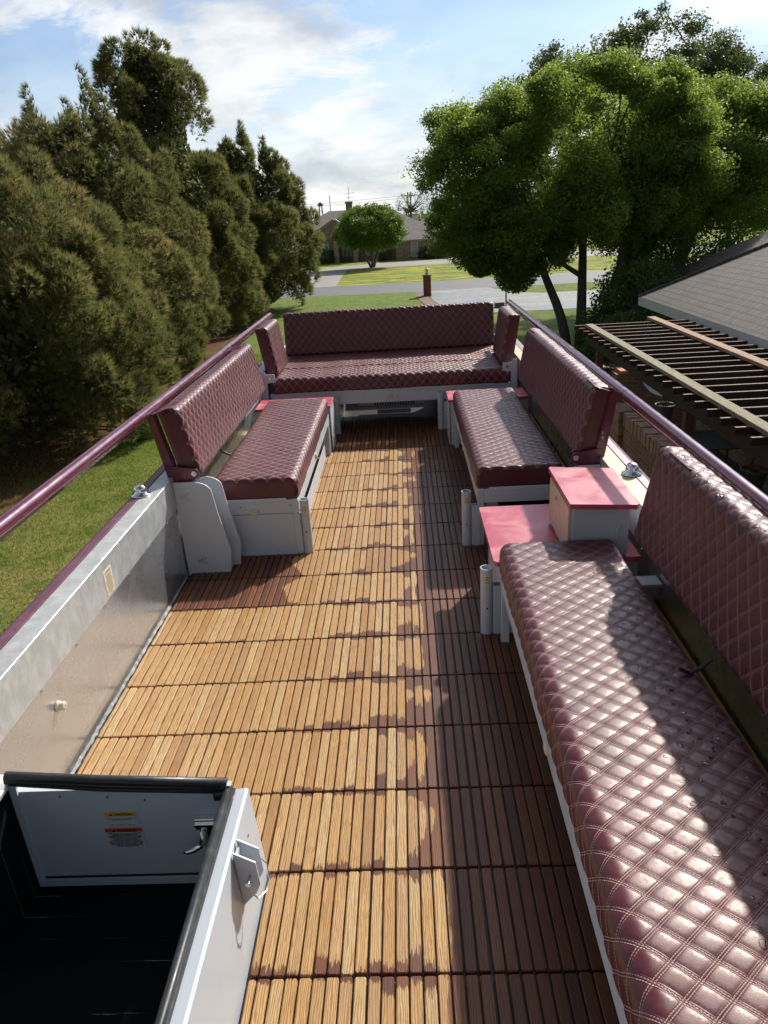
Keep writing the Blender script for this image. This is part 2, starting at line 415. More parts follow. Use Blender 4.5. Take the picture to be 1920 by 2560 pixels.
def f_grass(q, b, o):
    p = pos(q); P = q.xyz(p)
    n1 = q.noise(p, .22, 4, .6); n2 = q.noise(p, 2.2, 5, .65); n3 = q.noise(q.mapv(p, (1, 1, 1)), 26, 4, .7)
    gcol = q.mix(q.ss(n2, .35, .65), (0.085, 0.16, 0.02), (0.19, 0.25, 0.04))
    gcol = q.mix(q.m('MULTIPLY', q.ss(n3, .35, .7), .55), gcol, (0.26, 0.27, 0.07))
    far = q.ss(P[1], 58, 75)
    gcol = q.mix(q.m('MULTIPLY', q.ss(q.noise(q.mapv(p, (1, 3, 1)), .5, 3, .6), .45, .62), q.ss(P[1], 50, 54)), gcol, (0.42, 0.38, 0.04))
    dist = q.ss(P[1], 90, 140)
    gcol = q.mix(dist, gcol, (0.23, 0.20, 0.08))
    # dead straw close to the bus and under the pines
    st = q.m('MULTIPLY', q.ss(n2, .36, .56), q.ss(q.m('ADD', P[1], q.m('MULTIPLY', n1, 6)), 18, 11))
    gcol = q.mix(q.m('MULTIPLY', st, .75), gcol, (0.38, 0.30, 0.13))
    pn = q.m('MULTIPLY', q.ss(q.m('ADD', P[0], q.m('MULTIPLY', q.noise(p, .8, 5, .6), 2.4)), -6.6, -5.2, 1, 0), q.ss(P[1], 44, 38, 0, 1))
    gcol = q.mix(q.m('MULTIPLY', pn, q.ss(n3, .2, .55, .6, 1)), gcol, (0.16, 0.062, 0.030))
    q.put(b.inputs['Base Color'], gcol); b.inputs['Roughness'].default_value = .9; b.inputs['Specular IOR Level'].default_value = .15
    bump(q, b, q.m('ADD', n3, q.noise(p, 90, 3, .7)), .8, .05)


grass = mat('lawn', f_grass)


def f_leaf(c0, c1, c2, trans=.35, rough=.5, tadd=.5):
    def fn(q, b, o):
        a = attr(q, 'tint')[2]
        c = q.ramp(a, [(0, c0), (.55, c1), (1, c2)])
        q.put(b.inputs['Base Color'], c); b.inputs['Roughness'].default_value = rough; b.inputs['Specular IOR Level'].default_value = .3
        tr = q.n('ShaderNodeBsdfTranslucent', ins={0: q.mix(tadd, c, (0.30, 0.38, 0.03), 'ADD')})
        mx = q.n('ShaderNodeMixShader', ins={0: trans, 1: b.outputs[0], 2: tr.outputs[0]}); q.nt.links.new(mx.outputs[0], o.inputs[0])
    return fn


leaf_oak = mat('leaf_elm', f_leaf((0.060, 0.105, 0.026), (0.115, 0.175, 0.038), (0.25, 0.30, 0.055), .55))
leaf_live = mat('leaf_live_oak', f_leaf((0.035, 0.06, 0.03), (0.06, 0.09, 0.045), (0.10, 0.13, 0.06), .2))
leaf_small = mat('leaf_round_tree', f_leaf((0.035, 0.085, 0.012), (0.075, 0.15, 0.02), (0.12, 0.21, 0.03), .35))
leaf_bush = mat('leaf_bush', f_leaf((0.02, 0.06, 0.018), (0.04, 0.10, 0.025), (0.07, 0.14, 0.03), .3))
needle = mat('pine_needles', f_leaf((0.075, 0.092, 0.034), (0.185, 0.185, 0.070), (0.42, 0.28, 0.14), .50, .55, .10))
twigm = mat('dead_twigs', color=(0.13, 0.07, 0.04), rough=.9)
blade = mat('grass_blades', f_leaf((0.09, 0.16, 0.02), (0.19, 0.24, 0.045), (0.42, 0.34, 0.15), .3, .7))


def f_bark(q, b, o):
    p = pos(q); n = q.noise(q.mapv(p, (8, 8, 1.6)), 2.5, 6, .7)
    q.put(b.inputs['Base Color'], q.ramp(n, [(.3, (0.05, 0.042, 0.035)), (.7, (0.20, 0.175, 0.15))])); b.inputs['Roughness'].default_value = .95; bump(q, b, n, .8, .04)


bark = mat('bark', f_bark)


def f_brick(c1_, c2_, mort, rot=0, sx=1.0, bw=.21, bh=.075, wall='x'):
    def fn(q, b, o):
        P = q.xyz(pos(q)); v = q.comb(P[1] if wall == 'x' else P[0], P[2], 0.0)
        if wall == 'xy': v = q.comb(q.m('ADD', P[0], P[1]), P[2], 0.0)
        bt = q.n('ShaderNodeTexBrick'); q.put(bt.inputs[0], v); bt.inputs['Scale'].default_value = 1
        bt.inputs['Brick Width'].default_value = bw; bt.inputs['Row Height'].default_value = bh; bt.inputs['Mortar Size'].default_value = .006
        q.put(bt.inputs['Color1'], c1_); q.put(bt.inputs['Color2'], c2_); q.put(bt.inputs['Mortar'], mort)
        n = q.noise(pos(q), 3.5, 5, .7); n2 = q.noise(pos(q), 40, 3, .6)
        c = q.mix(q.ss(n, .35, .7, 0, .6), bt.outputs[0], (0.10, 0.07, 0.055)); c = q.mix(q.ss(n2, .5, .8, 0, .4), c, (.4, .33, .26))
        q.put(b.inputs['Base Color'], c); b.inputs['Roughness'].default_value = .9
        bump(q, b, q.m('SUBTRACT', n2, q.m('MULTIPLY', bt.outputs[1], 1.5)), .6, .01)
    return fn


brick = mat('brown_brick', f_brick((0.30, 0.17, 0.11), (0.17, 0.10, 0.075), (0.30, 0.26, 0.21)))
brick_x = mat('brown_brick_front', f_brick((0.30, 0.17, 0.11), (0.17, 0.10, 0.075), (0.30, 0.26, 0.21), wall='y'))
brick_red = mat('red_brick', f_brick((0.30, 0.10, 0.05), (0.22, 0.07, 0.04), (0.25, 0.18, 0.14), wall='xy'))
brick_far = mat('far_house_brick', f_brick((0.42, 0.30, 0.22), (0.28, 0.20, 0.16), (0.45, 0.40, 0.34), wall='y'))


def f_shingle(axis_row, k=1.0):
    def fn(q, b, o):
        P = q.xyz(pos(q)); v = q.comb(P[1], q.m('MULTIPLY', P[0], 1.15), 0.0) if axis_row == 'y' else q.comb(P[0], q.m('MULTIPLY', P[1], 1.15), 0.0)
        bt = q.n('ShaderNodeTexBrick'); q.put(bt.inputs[0], v); bt.inputs['Scale'].default_value = 1
        bt.inputs['Brick Width'].default_value = .165; bt.inputs['Row Height'].default_value = .145; bt.inputs['Mortar Size'].default_value = .016; bt.inputs['Mortar Smooth'].default_value = .2
        bt.inputs['Color1'].default_value = (0.05 * k, 0.043 * k, 0.041 * k, 1); bt.inputs['Color2'].default_value = (0.10 * k, 0.085 * k, 0.078 * k, 1); bt.inputs['Mortar'].default_value = (0.012, 0.010, 0.010, 1)
        n2 = q.noise(pos(q), 60, 3, .7); n = q.noise(pos(q), .9, 4, .6)
        c = q.mix(q.ss(n2, .35, .7, 0, .3), bt.outputs[0], (0.17, .15, .14)); c = q.mix(q.ss(n, .4, .7, 0, .35), c, (0.08, .07, .066))
        q.put(b.inputs['Base Color'], c); b.inputs['Roughness'].default_value = .8
        row = q.m('FRACT', q.m('DIVIDE', q.m('MULTIPLY', P[0] if axis_row == 'y' else P[1], 1.15), .145))
        bump(q, b, q.m('ADD', q.m('SUBTRACT', 1, row), q.m('MULTIPLY', n2, .4)), .9, .02)
    return fn


shingle = mat('asphalt_shingles', f_shingle('y')); shingle_far = mat('far_shingles', f_shingle('x', 2.4))


def f_asph(q, b, o):
    p = pos(q); n = q.noise(p, 120, 3, .7); n1 = q.noise(q.mapv(p, (.2, 1, 1)), 1.5, 5, .6)
    q.put(b.inputs['Base Color'], q.mix(q.ss(n, .3, .7), q.mix(q.ss(n1, .35, .7), (0.075, 0.075, 0.078), (0.12, 0.118, 0.115)), (0.13, .13, .13))); b.inputs['Roughness'].default_value = .75; bump(q, b, n, .3, .004)


asph = mat('asphalt', f_asph)


def f_conc(q, b, o):
    p = pos(q); P = q.xyz(p); n = q.noise(p, .8, 6, .65, .6); n2 = q.noise(p, 30, 4, .7)
    wet = q.m('MULTIPLY', q.ss(q.noise(q.mapv(p, (.35, 1.4, 1)), .75, 5, .6, 1.2), .47, .53), q.ss(P[1], 46.2, 46.0, 0, 1))
    c = q.mix(q.ss(n, .3, .7), (0.22, 0.205, 0.18), (0.32, 0.30, 0.27)); c = q.mix(q.ss(n2, .4, .8, 0, .4), c, (.2, .18, .15))
    gx = q.ss(q.m('PINGPONG', q.m('ADD', P[1], .3), 1.6), .0, .03, .5, 0); c = q.mix(gx, c, (.08, .07, .06))
    q.put(b.inputs['Base Color'], q.mix(wet, c, (0.11, 0.10, 0.09))); q.put(b.inputs['Roughness'], q.m('SUBTRACT', .85, q.m('MULTIPLY', wet, .72)))


conc = mat('concrete', f_conc)


def f_wwood(c0, c1):
    def fn(q, b, o):
        p = pos(q); n = q.noise(q.mapv(p, (3, .6, 3)), 14, 5, .7); n2 = q.noise(p, 55, 4, .75)
        c = q.mix(q.ss(n, .3, .7), c0, c1); c = q.mix(q.ss(n2, .52, .68, 0, .7), c, (0.09, 0.075, 0.045))
        q.put(b.inputs['Base Color'], c); b.inputs['Roughness'].default_value = .85; bump(q, b, q.m('ADD', n, n2), .6, .01)
    return fn


lichen_wood = mat('lichen_grey_wood', f_wwood((0.17, 0.145, 0.09), (0.33, 0.29, 0.19)))
red_wood = mat('weathered_red_wood', f_wwood((0.27, 0.145, 0.09), (0.42, 0.28, 0.19)))
dark_wood = mat('shade_dark_wood', f_wwood((0.022, 0.013, 0.009), (0.045, 0.028, 0.02)))  # colour darkened so rafter sides and girders read as shaded
slat_wood = mat('lit_weathered_rafter_wood', f_wwood((0.20, 0.12, 0.085), (0.42, 0.33, 0.27)))  # weathered wood, the lighter copy that makes rafter tops read as sunlit
post_wood = mat('brown_stained_wood', f_wwood((0.07, 0.04, 0.025), (0.12, 0.07, 0.045)))
paver = mat('patio_paving', f_wwood((0.035, 0.03, 0.026), (0.06, 0.05, 0.042)))
potm = mat('pot_plastic', color=(0.055, 0.07, 0.05), rough=.6)
potd = mat('dark_pot_plastic', color=(0.02, 0.022, 0.022), rough=.6)
soil = mat('soil', color=(0.06, 0.04, 0.03), rough=1)
glass = mat('window_glass', color=(0.10, 0.16, 0.15), rough=.12, spec=.8)
trimw = mat('window_trim', color=(0.55, 0.56, 0.52), rough=.6)
blind = mat('pale_blind', color=(0.30, 0.36, 0.34), rough=.4)
doord = mat('dark_door', color=(0.015, 0.03, 0.035), rough=.35)
shedm = mat('white_metal_sheet', color=(0.6, 0.62, 0.64), rough=.5)
galv = mat('grey_metal', color=(0.25, 0.27, 0.27), rough=.5, metal=.6)
busskin = mat('bus_skin', color=(0.10, 0.012, 0.03), rough=.25, coat=.5)


def f_carpet(q, b, o):
    p = pos(q); P = q.xyz(p)
    rib = q.ss(q.m('PINGPONG', q.m('ADD', P[1], q.m('MULTIPLY', q.noise(q.mapv(p, (.6, .1, .6)), 20, 3, .7), .006)), .033), .0, .0022, 1, 0)
    sel = q.ss(q.noise(q.mapv(p, (1.5, 26, 1)), 1.3, 3, .7), .50, .60)
    n = q.noise(p, 400, 2, .6)
    k = q.m('MULTIPLY', q.m('MULTIPLY', rib, sel), q.ss(q.noise(p, 160, 3, .8), .3, .6))
    q.put(b.inputs['Base Color'], q.mix(k, (0.004, 0.007, 0.008), (0.22, 0.27, 0.25))); b.inputs['Roughness'].default_value = .95; b.inputs['Specular IOR Level'].default_value = .1
    bump(q, b, q.m('ADD', n, q.m('MULTIPLY', rib, 1.5)), .6, .003)


carpetm = mat('black_ribbed_carpet', f_carpet)
G = -2.9
exec_order = None
# ------------------------------------------------------------------ ground and roads
m = MB(); m.add([(-1500, -300, G), (1500, -300, G), (1500, 2500, G), (-1500, 2500, G)], [(0, 1, 2, 3)])
tag(m.build('ground', grass), kind='structure')
m = MB(); m.add([(-200, 47.9, G + .004), (-7.5, 46.85, G + .004), (1.1, 46.15, G + .004), (200, 46.0, G + .004), (200, 56.0, G + .004), (13.6, 54.2, G + .004), (6.7, 52.9, G + .004), (-7.3, 53.5, G + .004), (-200, 60, G + .004)],
                [(0, 1, 2, 3, 4, 5, 6, 7, 8)])
tag(m.build('road', asph), kind='structure')
m = MB(); m.add([(x, y, G + .012) for x, y in [(1.45, 46.3), (1.7, 43.0), (2.0, 39.5), (2.6, 36.5), (2.9, 34.4), (6, 34.25), (14, 34.1), (40, 33), (40, 41.5), (12, 41.6), (8.2, 41.6), (7.0, 42.6), (6.3, 44.4), (5.6, 46.3)]], [tuple(range(14))])
tag(m.build('driveway', conc), kind='structure')
m = MB(); m.add([(x, y, G + .012) for x, y in [(-8.7, 53.4), (-4.7, 53.3), (-4.75, 58), (-4.9, 64), (-4.85, 69.5), (-2, 70.6), (2, 70.9), (6, 71.2), (20, 69.5), (40, 60), (46, 62), (24, 78.5), (6.2, 79.2), (2.0, 78.3), (-3.0, 77.6), (-6.5, 75.6), (-9.2, 71), (-10, 62)]], [tuple(range(18))])
tag(m.build('driveway', conc), kind='structure')
m = MB(); m.add([(x, y, G + .02) for x, y in [(1.1, 46.0), (0.95, 43), (1.35, 39), (2.0, 36), (2.6, 36.3), (1.95, 39.4), (1.65, 43), (1.42, 46.0)]], [tuple(range(8))])
mulch = mat('mulch', f_wwood((0.13, 0.06, 0.035), (0.22, 0.13, 0.08)))
tag(m.build('mulch_strip', mulch), kind='structure')


# ------------------------------------------------------------------ the bus (deck tray, side walls, floor)
bus = thing('tour_bus', (0.03, 2.3, G), 'maroon open top tour bus with silver inner side walls carrying the roof deck', 'bus')
LX, RX = -1.055, 1.115            # inner wall faces
Y0, Y1 = -1.9, 6.25
m = MB()                          # body shell
m.box(LX - .17, RX + .17, Y0 - 4, Y1 + 1.5, G + .35, -.16, .06)
m.build('body_shell', busskin, bus)
m = MB(); m.box(LX + .002, -0.36, .32, Y1 - .3, -.155, -.022); m.box(-.358, RX - .002, Y0, Y1 - .3, -.155, -.022)
m.build('deck_floor', black, bus)
for side, X, s in (('left', LX, -1), ('right', RX, 1)):
    m = MB()                      # wall: lower sheet, upper sheet proud of it, sloping cap
    a = X; t = s * .09
    P_ = lambda *p: [(X + s * u, v_) for u, v_ in p]
    poly = P_((0, -.15), (0, .523), (.004, .530), (.075, .528), (.075, -.15))
    if s > 0: poly = poly[::-1]
    m.prism(poly, 'y', Y0, Y1 - .02)
    o = m.build('side_wall', [alu], bus)
    m = MB(); xa, xb = sorted((X - s * .003, X - s * .0003)); m.box(xa, xb, Y0, Y1 - .02, .372, .5295); m.build('upper_sheet', alusheet, o)
    m = MB(); m.box(min(X - s * .0025, X + s * .078), max(X - s * .0025, X + s * .078), Y0, Y1 - .02, .5305, .536, .002)
    m.build('wall_cap', alutop if s < 0 else yellowrim, o)
    m = MB(); poly = P_((.079, .515), (.079, .540), (.12, .534), (.165, .50), (.17, -.15), (.079, -.15))
    if s > 0: poly = poly[::-1]
    m.prism(poly, 'y', Y0 - .1, Y1); m.build('outer_rim', rimpaint if s < 0 else rimpaint, o)
    for yy in np.arange(.43 if s < 0 else .2, 2.3, .27):
        m = MB(); c = Vector((X - s * .002, yy, .362)); m.tube(c, c + Vector((-s * .003, 0, 0)), .0045, .003, 8)
        m.build('rivet', steel, o)
# front (far) wall of the tray
m = MB(); m.box(LX - .1, RX + .1, Y1 - .02, Y1 + .06, -.15, .53, .01); m.build('front_wall', alu, bus)
# caulk strip along the left wall foot
m = MB()
ys = np.arange(.32, 2.2, .02); vs = []; fs = []
for i, yy in enumerate(ys):
    wv_ = .006 + .007 * random.random() ** 2; vs += [(LX + .001, yy, -.015), (LX + wv_, yy, -.012 + .008 * random.random()), (LX + .001, yy, .000 + .009 * random.random() ** 3)]
for i in range(len(ys) - 1): fs += [(3 * i, 3 * i + 1, 3 * i + 4, 3 * i + 3), (3 * i + 1, 3 * i + 2, 3 * i + 5, 3 * i + 4)]
m.add(vs, fs); m.build('caulk_bead', mat('dirty_caulk', f_paint((0.30, 0.30, 0.28), (0.08, .07, .06), .8, .6, 30)), bus)
# wall knob, chrome domes, sticker
m = MB(); n_ = 14
prof = [(.000, .017), (.003, .019), (.008, .018), (.010, .014), (.016, .0135), (.020, .0155), (.026, .015), (.0285, .010), (.0287, .004), (.0265, .003)]
vs = []
for u_, r_ in prof:
    for i in range(n_): vs.append((LX + u_, .76 + r_ * math.cos(2 * math.pi * i / n_), .258 + r_ * math.sin(2 * math.pi * i / n_)))
m.add(vs, [(j * n_ + i, (j + 1) * n_ + i, (j + 1) * n_ + (i + 1) % n_, j * n_ + (i + 1) % n_) for j in range(len(prof) - 1) for i in range(n_)])
o = m.build('wall_knob', beige, bus, auto=True); o['label'] = 'small cream knob on the silver side wall'
for c in ((-1.135, 2.0, .536), (1.185, 1.98, .538)):
    m = MB(); m.lathe(c, [(.0, .0), (.046, 0), (.046, .008), (.030, .012), (.030, .030), (.027, .042), (.019, .051), (.008, .055), (.0, .056)], 28)
    m.build('chrome_dome', chrome, bus, smooth=True)
sm = MB(); sm.box(LX + .0032, LX + .0042, 1.275, 1.352, .385, .490); st_ = sm.build('warning_sticker', stick_c, bus)
mt = Matrix.Translation((LX + .0046, 1.3135, .472)) @ Matrix(((0, 0, 1, 0), (1, 0, 0, 0), (0, 1, 0, 0), (0, 0, 0, 1)))


def wall_text(body, size, y, z, width, parent, sp=1.0):
    mt = Matrix.Translation((LX + .0046, y, z)) @ Matrix(((0, 0, 1, 0), (1, 0, 0, 0), (0, 1, 0, 0), (0, 0, 0, 1)))
    o = text_mesh('printed_text', body, size, mt, ink, parent, width, sp)
    o.matrix_parent_inverse = Matrix(); return o


wall_text('\u25B2 WARNING', .011, 1.3135, .474, .055, st_)
wall_text('MAXIMUM CAPACITY\nON DECK IS LIMITED\nCHILDREN MUST BE\nSUPERVISED BY AN ADULT\nALL PERSONS MUST STAY\nBEHIND SAFETY RAILS\nNEVER SIT ON RAILS\nDO NOT STAND ON\nANYTHING OTHER THAN\nTHE DECK', .0072, 1.3135, .462, .064, st_, 1.12)

# handrails
for s, X, lab in ((-1, -1.137, 'maroon tubular handrail running along the left side above the pine side of the bus'),
                  (1, 1.178, 'maroon tubular handrail running along the right side above the brick house side of the bus')):
    t = thing('handrail', (X, 3.0, .87), lab, 'handrail')
    m = MB(); m.tube((X, Y0 - .3, .875), (X, 2.118, .875), .0265, n=24); m.tube((X, 2.124, .875), (X, 5.95, .875), .0265, n=24)
    m.tube((X, 2.0, .875), (X, 2.3, .875), .0245, n=24); m.build('rail_tube', mpaint, t, auto=True)
    m = MB(); m.box(X - .004, X + .004, Y0 - .3, 2.05, .835, .853, .001); m.box(X - .004, X + .004, 2.42, 5.7, .835, .853, .001); m.build('lower_flange', mpaint, t)
    for yy in ((2.25, 2.45), (4.02, 4.2), (4.86, 5.02), (5.3, 5.5)) + (((1.05, 1.25), (-.4, -.2)) if s > 0 else ()):
        m = MB(); xa, xb = sorted((X - s * .012, X - s * .115))
        za, zb = (.862, .900)
        m.add([(X, yy[0], .853), (X, yy[1], .853), (X - s * .11, yy[1], .893), (X - s * .11, yy[0], .893), (X, yy[0], .849), (X, yy[1], .849), (X - s * .11, yy[1], .889), (X - s * .11, yy[0], .889)],
              [(0, 1, 2, 3), (7, 6, 5, 4), (0, 4, 5, 1), (1, 5, 6, 2), (2, 6, 7, 3), (3, 7, 4, 0)])
        m.build('mounting_plate', mpaint, t)


# ------------------------------------------------------------------ quilted cushions
def quilt_h(s, t):
    a1 = s / PY + t / PX; a2 = s / PY - t / PX
    q_ = np.abs(np.sin(np.pi * a1) * np.sin(np.pi * a2))
    return np.clip(q_ * 2.6, 0, 1) ** .32 * .0040 + q_ * .0008


def cushion(name, length, prof, frame, m_, parent, quilt_t=(0, 99), step=.0068, pt=.0067, endr=.016, m_plain=None, sag=0.0):
    """prof: list of 2D points (a,b) walked once round the section from the quilted side's start; frame maps (s,a,b)->world.
    The section is closed by a flat back. quilt_t: arc-length range that carries quilting."""
    P = np.array(prof, float); seg = np.hypot(*(P[1:] - P[:-1]).T); L = np.concatenate([[0], np.cumsum(seg)])
    nt_ = max(8, int(L[-1] / pt)); T = np.linspace(0, L[-1], nt_ + 1)
    A = np.interp(T, L, P[:, 0]); B = np.interp(T, L, P[:, 1])
    dA = np.gradient(A); dB = np.gradient(B); nn = np.hypot(dA, dB); NA, NB = -dB / nn, dA / nn      # left normal
    cen = P.mean(0)
    if np.mean(NA * (A - cen[0]) + NB * (B - cen[1])) < 0: NA, NB = -NA, -NB
    ns = int(length / step); S = np.linspace(0, length, ns + 1)
    ext = np.array([0.0, .15, .4, .7]) * endr; inset = endr * (1 - np.sqrt(1 - (1 - ext / endr) ** 2))
    S = np.concatenate([ext, S[(S > endr) & (S < length - endr)], length - ext[::-1]])
    ins = np.zeros(len(S)); ins[:4] = inset; ins[-4:] = inset[::-1]
    edge = np.clip(np.minimum(S, length - S) / .035, 0, 1)
    SS, TT = np.meshgrid(S, T, indexing='ij')
    h = quilt_h(SS, TT); win = np.clip((TT - quilt_t[0]) / .004, 0, 1) * np.clip((quilt_t[1] - TT) / .004, 0, 1)
    wob = .0016 * np.sin(SS * 9 + TT * 5) + .0012 * np.sin(SS * 23 + 1.7)
    H = (h * win + wob) * edge[:, None] - ins[:, None]
    sg = -sag * np.sin(np.pi * SS / length) ** .5 * edge[:, None]
    a = A[None] + NA[None] * H; b = B[None] + NB[None] * (H + sg)
    V = frame(SS.ravel(), a.ravel(), b.ravel()); n1, n2 = SS.shape
    I = np.arange(n1 * n2).reshape(n1, n2)
    F = np.stack([I[:-1, :-1], I[1:, :-1], I[1:, 1:], I[:-1, 1:]], -1).reshape(-1, 4)
    back = np.stack([I[:-1, -1], I[1:, -1], I[1:, 0], I[:-1, 0]], -1)
    F = np.concatenate([F, back])
    uv = np.stack([SS.ravel(), TT.ravel()], 1)
    mi = np.zeros(len(F), int); mid = ((TT[:-1, :-1] + TT[1:, 1:]) / 2).ravel()
    mi[:len(mid)] = ((mid < quilt_t[0]) | (mid > quilt_t[1])).astype(int); mi[len(mid):] = 1
    o = npmesh(name, V, F, [m_, m_plain or leather_plain], parent, uv=uv, smooth=True, matidx=mi)
    # end caps
    for row, flip in ((0, False), (-1, True)):
        ring = V[I[row]]; c = ring.mean(0); vv = np.vstack([ring, c]); k = len(ring)
        f = [(i, (i + 1) % k, k) if not flip else ((i + 1) % k, i, k) for i in range(k)]
        mm = MB(); mm.add(vv.tolist(), f); e = mm.build('end_panel', m_plain or leather_plain, None, smooth=True)
        e.parent = o; e.matrix_parent_inverse = Matrix()
        mm = MB(); pts = [Vector(p) for p in ring.tolist()]; dirv = Vector((V[I[row]] - V[I[1 if row == 0 else -2]]).mean(0)).normalized() * .001
        mm.path([p + dirv for p in pts[::2]], .0022, 6); e2 = mm.build('piping', m_plain or leather_plain, None, smooth=True)
        e2.parent = o; e2.matrix_parent_inverse = Matrix()
    return o


def seat_profile(w_, h_, rf=.045, rb=.02, n=7):
    """start at the front bottom, over the front edge, across the top, down at the back. a = distance from front, b = height"""
    pts = [(0.0, 0.0), (0.0, h_ - rf)]
    for i in range(1, n + 1):
        t = math.pi / 2 * i / n; pts.append((rf - rf * math.cos(t), h_ - rf + rf * math.sin(t)))
    pts.append((w_ - rb, h_))
    for i in range(1, n + 1):
        t = math.pi / 2 * i / n; pts.append((w_ - rb + rb * math.sin(t), h_ - rb + rb * math.cos(t)))
    pts.append((w_, 0.0)); return pts


def back_profile(h_, t_, rt=.035, rb=.02, n=7):
    """section of a backrest: a = up the rest, b = towards the sitter; start behind the bottom, forward, up the face, over the top"""
    pts = [(0.0, 0.0), (0.0, t_ - rb)]
    for i in range(1, n + 1):
        t = math.pi / 2 * i / n; pts.append((rb - rb * math.cos(t), t_ - rb + rb * math.sin(t)))
    pts.append((h_ - rt, t_))
    for i in range(1, n + 1):
        t = math.pi / 2 * i / n; pts.append((h_ - rt + rt * math.sin(t), t_ - rt + rt * math.cos(t)))
    pts.append((h_, 0.0)); return pts


def side_frame(s, x0, y0, z0):          # seat on side s (-1 left, +1 right): front edge at x0
    return lambda S, a, b: np.stack([x0 + s * a, y0 + S, z0 + b], 1)


def back_frame(s, xb, y0, zb, lean):    # back face bottom at xb, leaning outwards; a up, b towards the aisle
    c, n = math.cos(lean), math.sin(lean)
    return lambda S, a, b: np.stack([xb + s * (a * n - b * c), y0 + S, zb + a * c + b * n], 1)


def socket_post(m_tube, x, y, s, top=.315, parent=None, square=True, label=True):
    m = MB(); m.tube((x, y, -.02), (x, y, top), .026, n=24, hollow=.0035); o = m.build('umbrella_socket', white, parent, auto=True)
    m = MB(); m.tube((x - .0, y - .0255, .13), (x, y - .0268, .13), .0045, n=10); m.build('pin_hole', black, parent)
    if label:
        m = MB(); vs = []; 
        for i in range(7):
            t = math.radians(-125 + i * 12); vs += [(x + .0266 * math.cos(t), y + .0266 * math.sin(t), top - .075), (x + .0266 * math.cos(t), y + .0266 * math.sin(t), top - .028)]
        m.add(vs, [(2 * i, 2 * i + 2, 2 * i + 3, 2 * i + 1) for i in range(6)]); st = m.build('instruction_sticker', stick_c, None)
        st.parent = o; st.matrix_parent_inverse = Matrix()
        m = MB()
        for k in range(5):
            vs = []; zz_ = top - .035 - k * .0075
            for i in range(1, 6):
                t = math.radians(-125 + i * 12); vs += [(x + .0269 * math.cos(t), y + .0269 * math.sin(t), zz_ - .0011), (x + .0269 * math.cos(t), y + .0269 * math.sin(t), zz_ + .0011)]
            m.add(vs, [(2 * i, 2 * i + 2, 2 * i + 3, 2 * i + 1) for i in range(4)])
        st2 = m.build('printed_lines', ink, None); st2.parent = o; st2.matrix_parent_inverse = Matrix()
    if square:                         # square tube socket between the round one and the bench leg
        a, b_ = sorted((x + s * .026, x + s * .072)); m = MB(); t = .004
        for bx in ((a, b_, y - .02, y - .02 + t), (a, b_, y + .018 - t, y + .018), (a, a + t, y - .016, y + .014), (b_ - t, b_, y - .016, y + .014)): m.box(*bx, -.02, .235)
        m.build('square_socket', white, parent)


def hinge_post(s, xo, y, parent, zb=.50):
    """maroon leaning post outside the backrest with its forward hinge arm and bolt"""
    lean = .06
    m = MB(); m.prism([(xo + s * .0, zb), (xo + s * .05, zb), (xo + s * (.05 + lean), .868), (xo + s * (.015 + lean), .868)][::s], 'y', y - .003, y + .003)
    m.prism([(xo + s * .0, zb + .02), (xo + s * .006, zb + .02), (xo + s * (.021 + lean), .868), (xo + s * (.015 + lean), .868)][::s], 'y', y + .003, y + .045)
    m.build('back_post', mpaint, parent)
    m = MB()
    tipx = xo - s * .085
    arc = [(tipx + s * (-.026 * math.sin(t)), zb + .052 + .026 * math.cos(t)) for t in np.linspace(-.2, 2.6, 10)]
    poly = [(xo + s * .045, zb), (xo + s * .045, zb + .095), (xo + s * .005, zb + .09)] + arc + [(xo - s * .055, zb)]
    if s < 0: poly = poly[::-1]
    m.prism(poly, 'y', y - .009, y - .0035); m.prism(poly, 'y', y + .025, y + .029)
    m.build('hinge_arm', mpaint, parent, auto=False)
    m = MB(); m.tube((tipx, y - .016, zb + .052), (tipx, y - .009, zb + .052), .014, .013, 20); m.tube((tipx, y - .020, zb + .052), (tipx, y - .016, zb + .052), .008, .007, 6); m.build('hinge_bolt', steel, parent, auto=True)


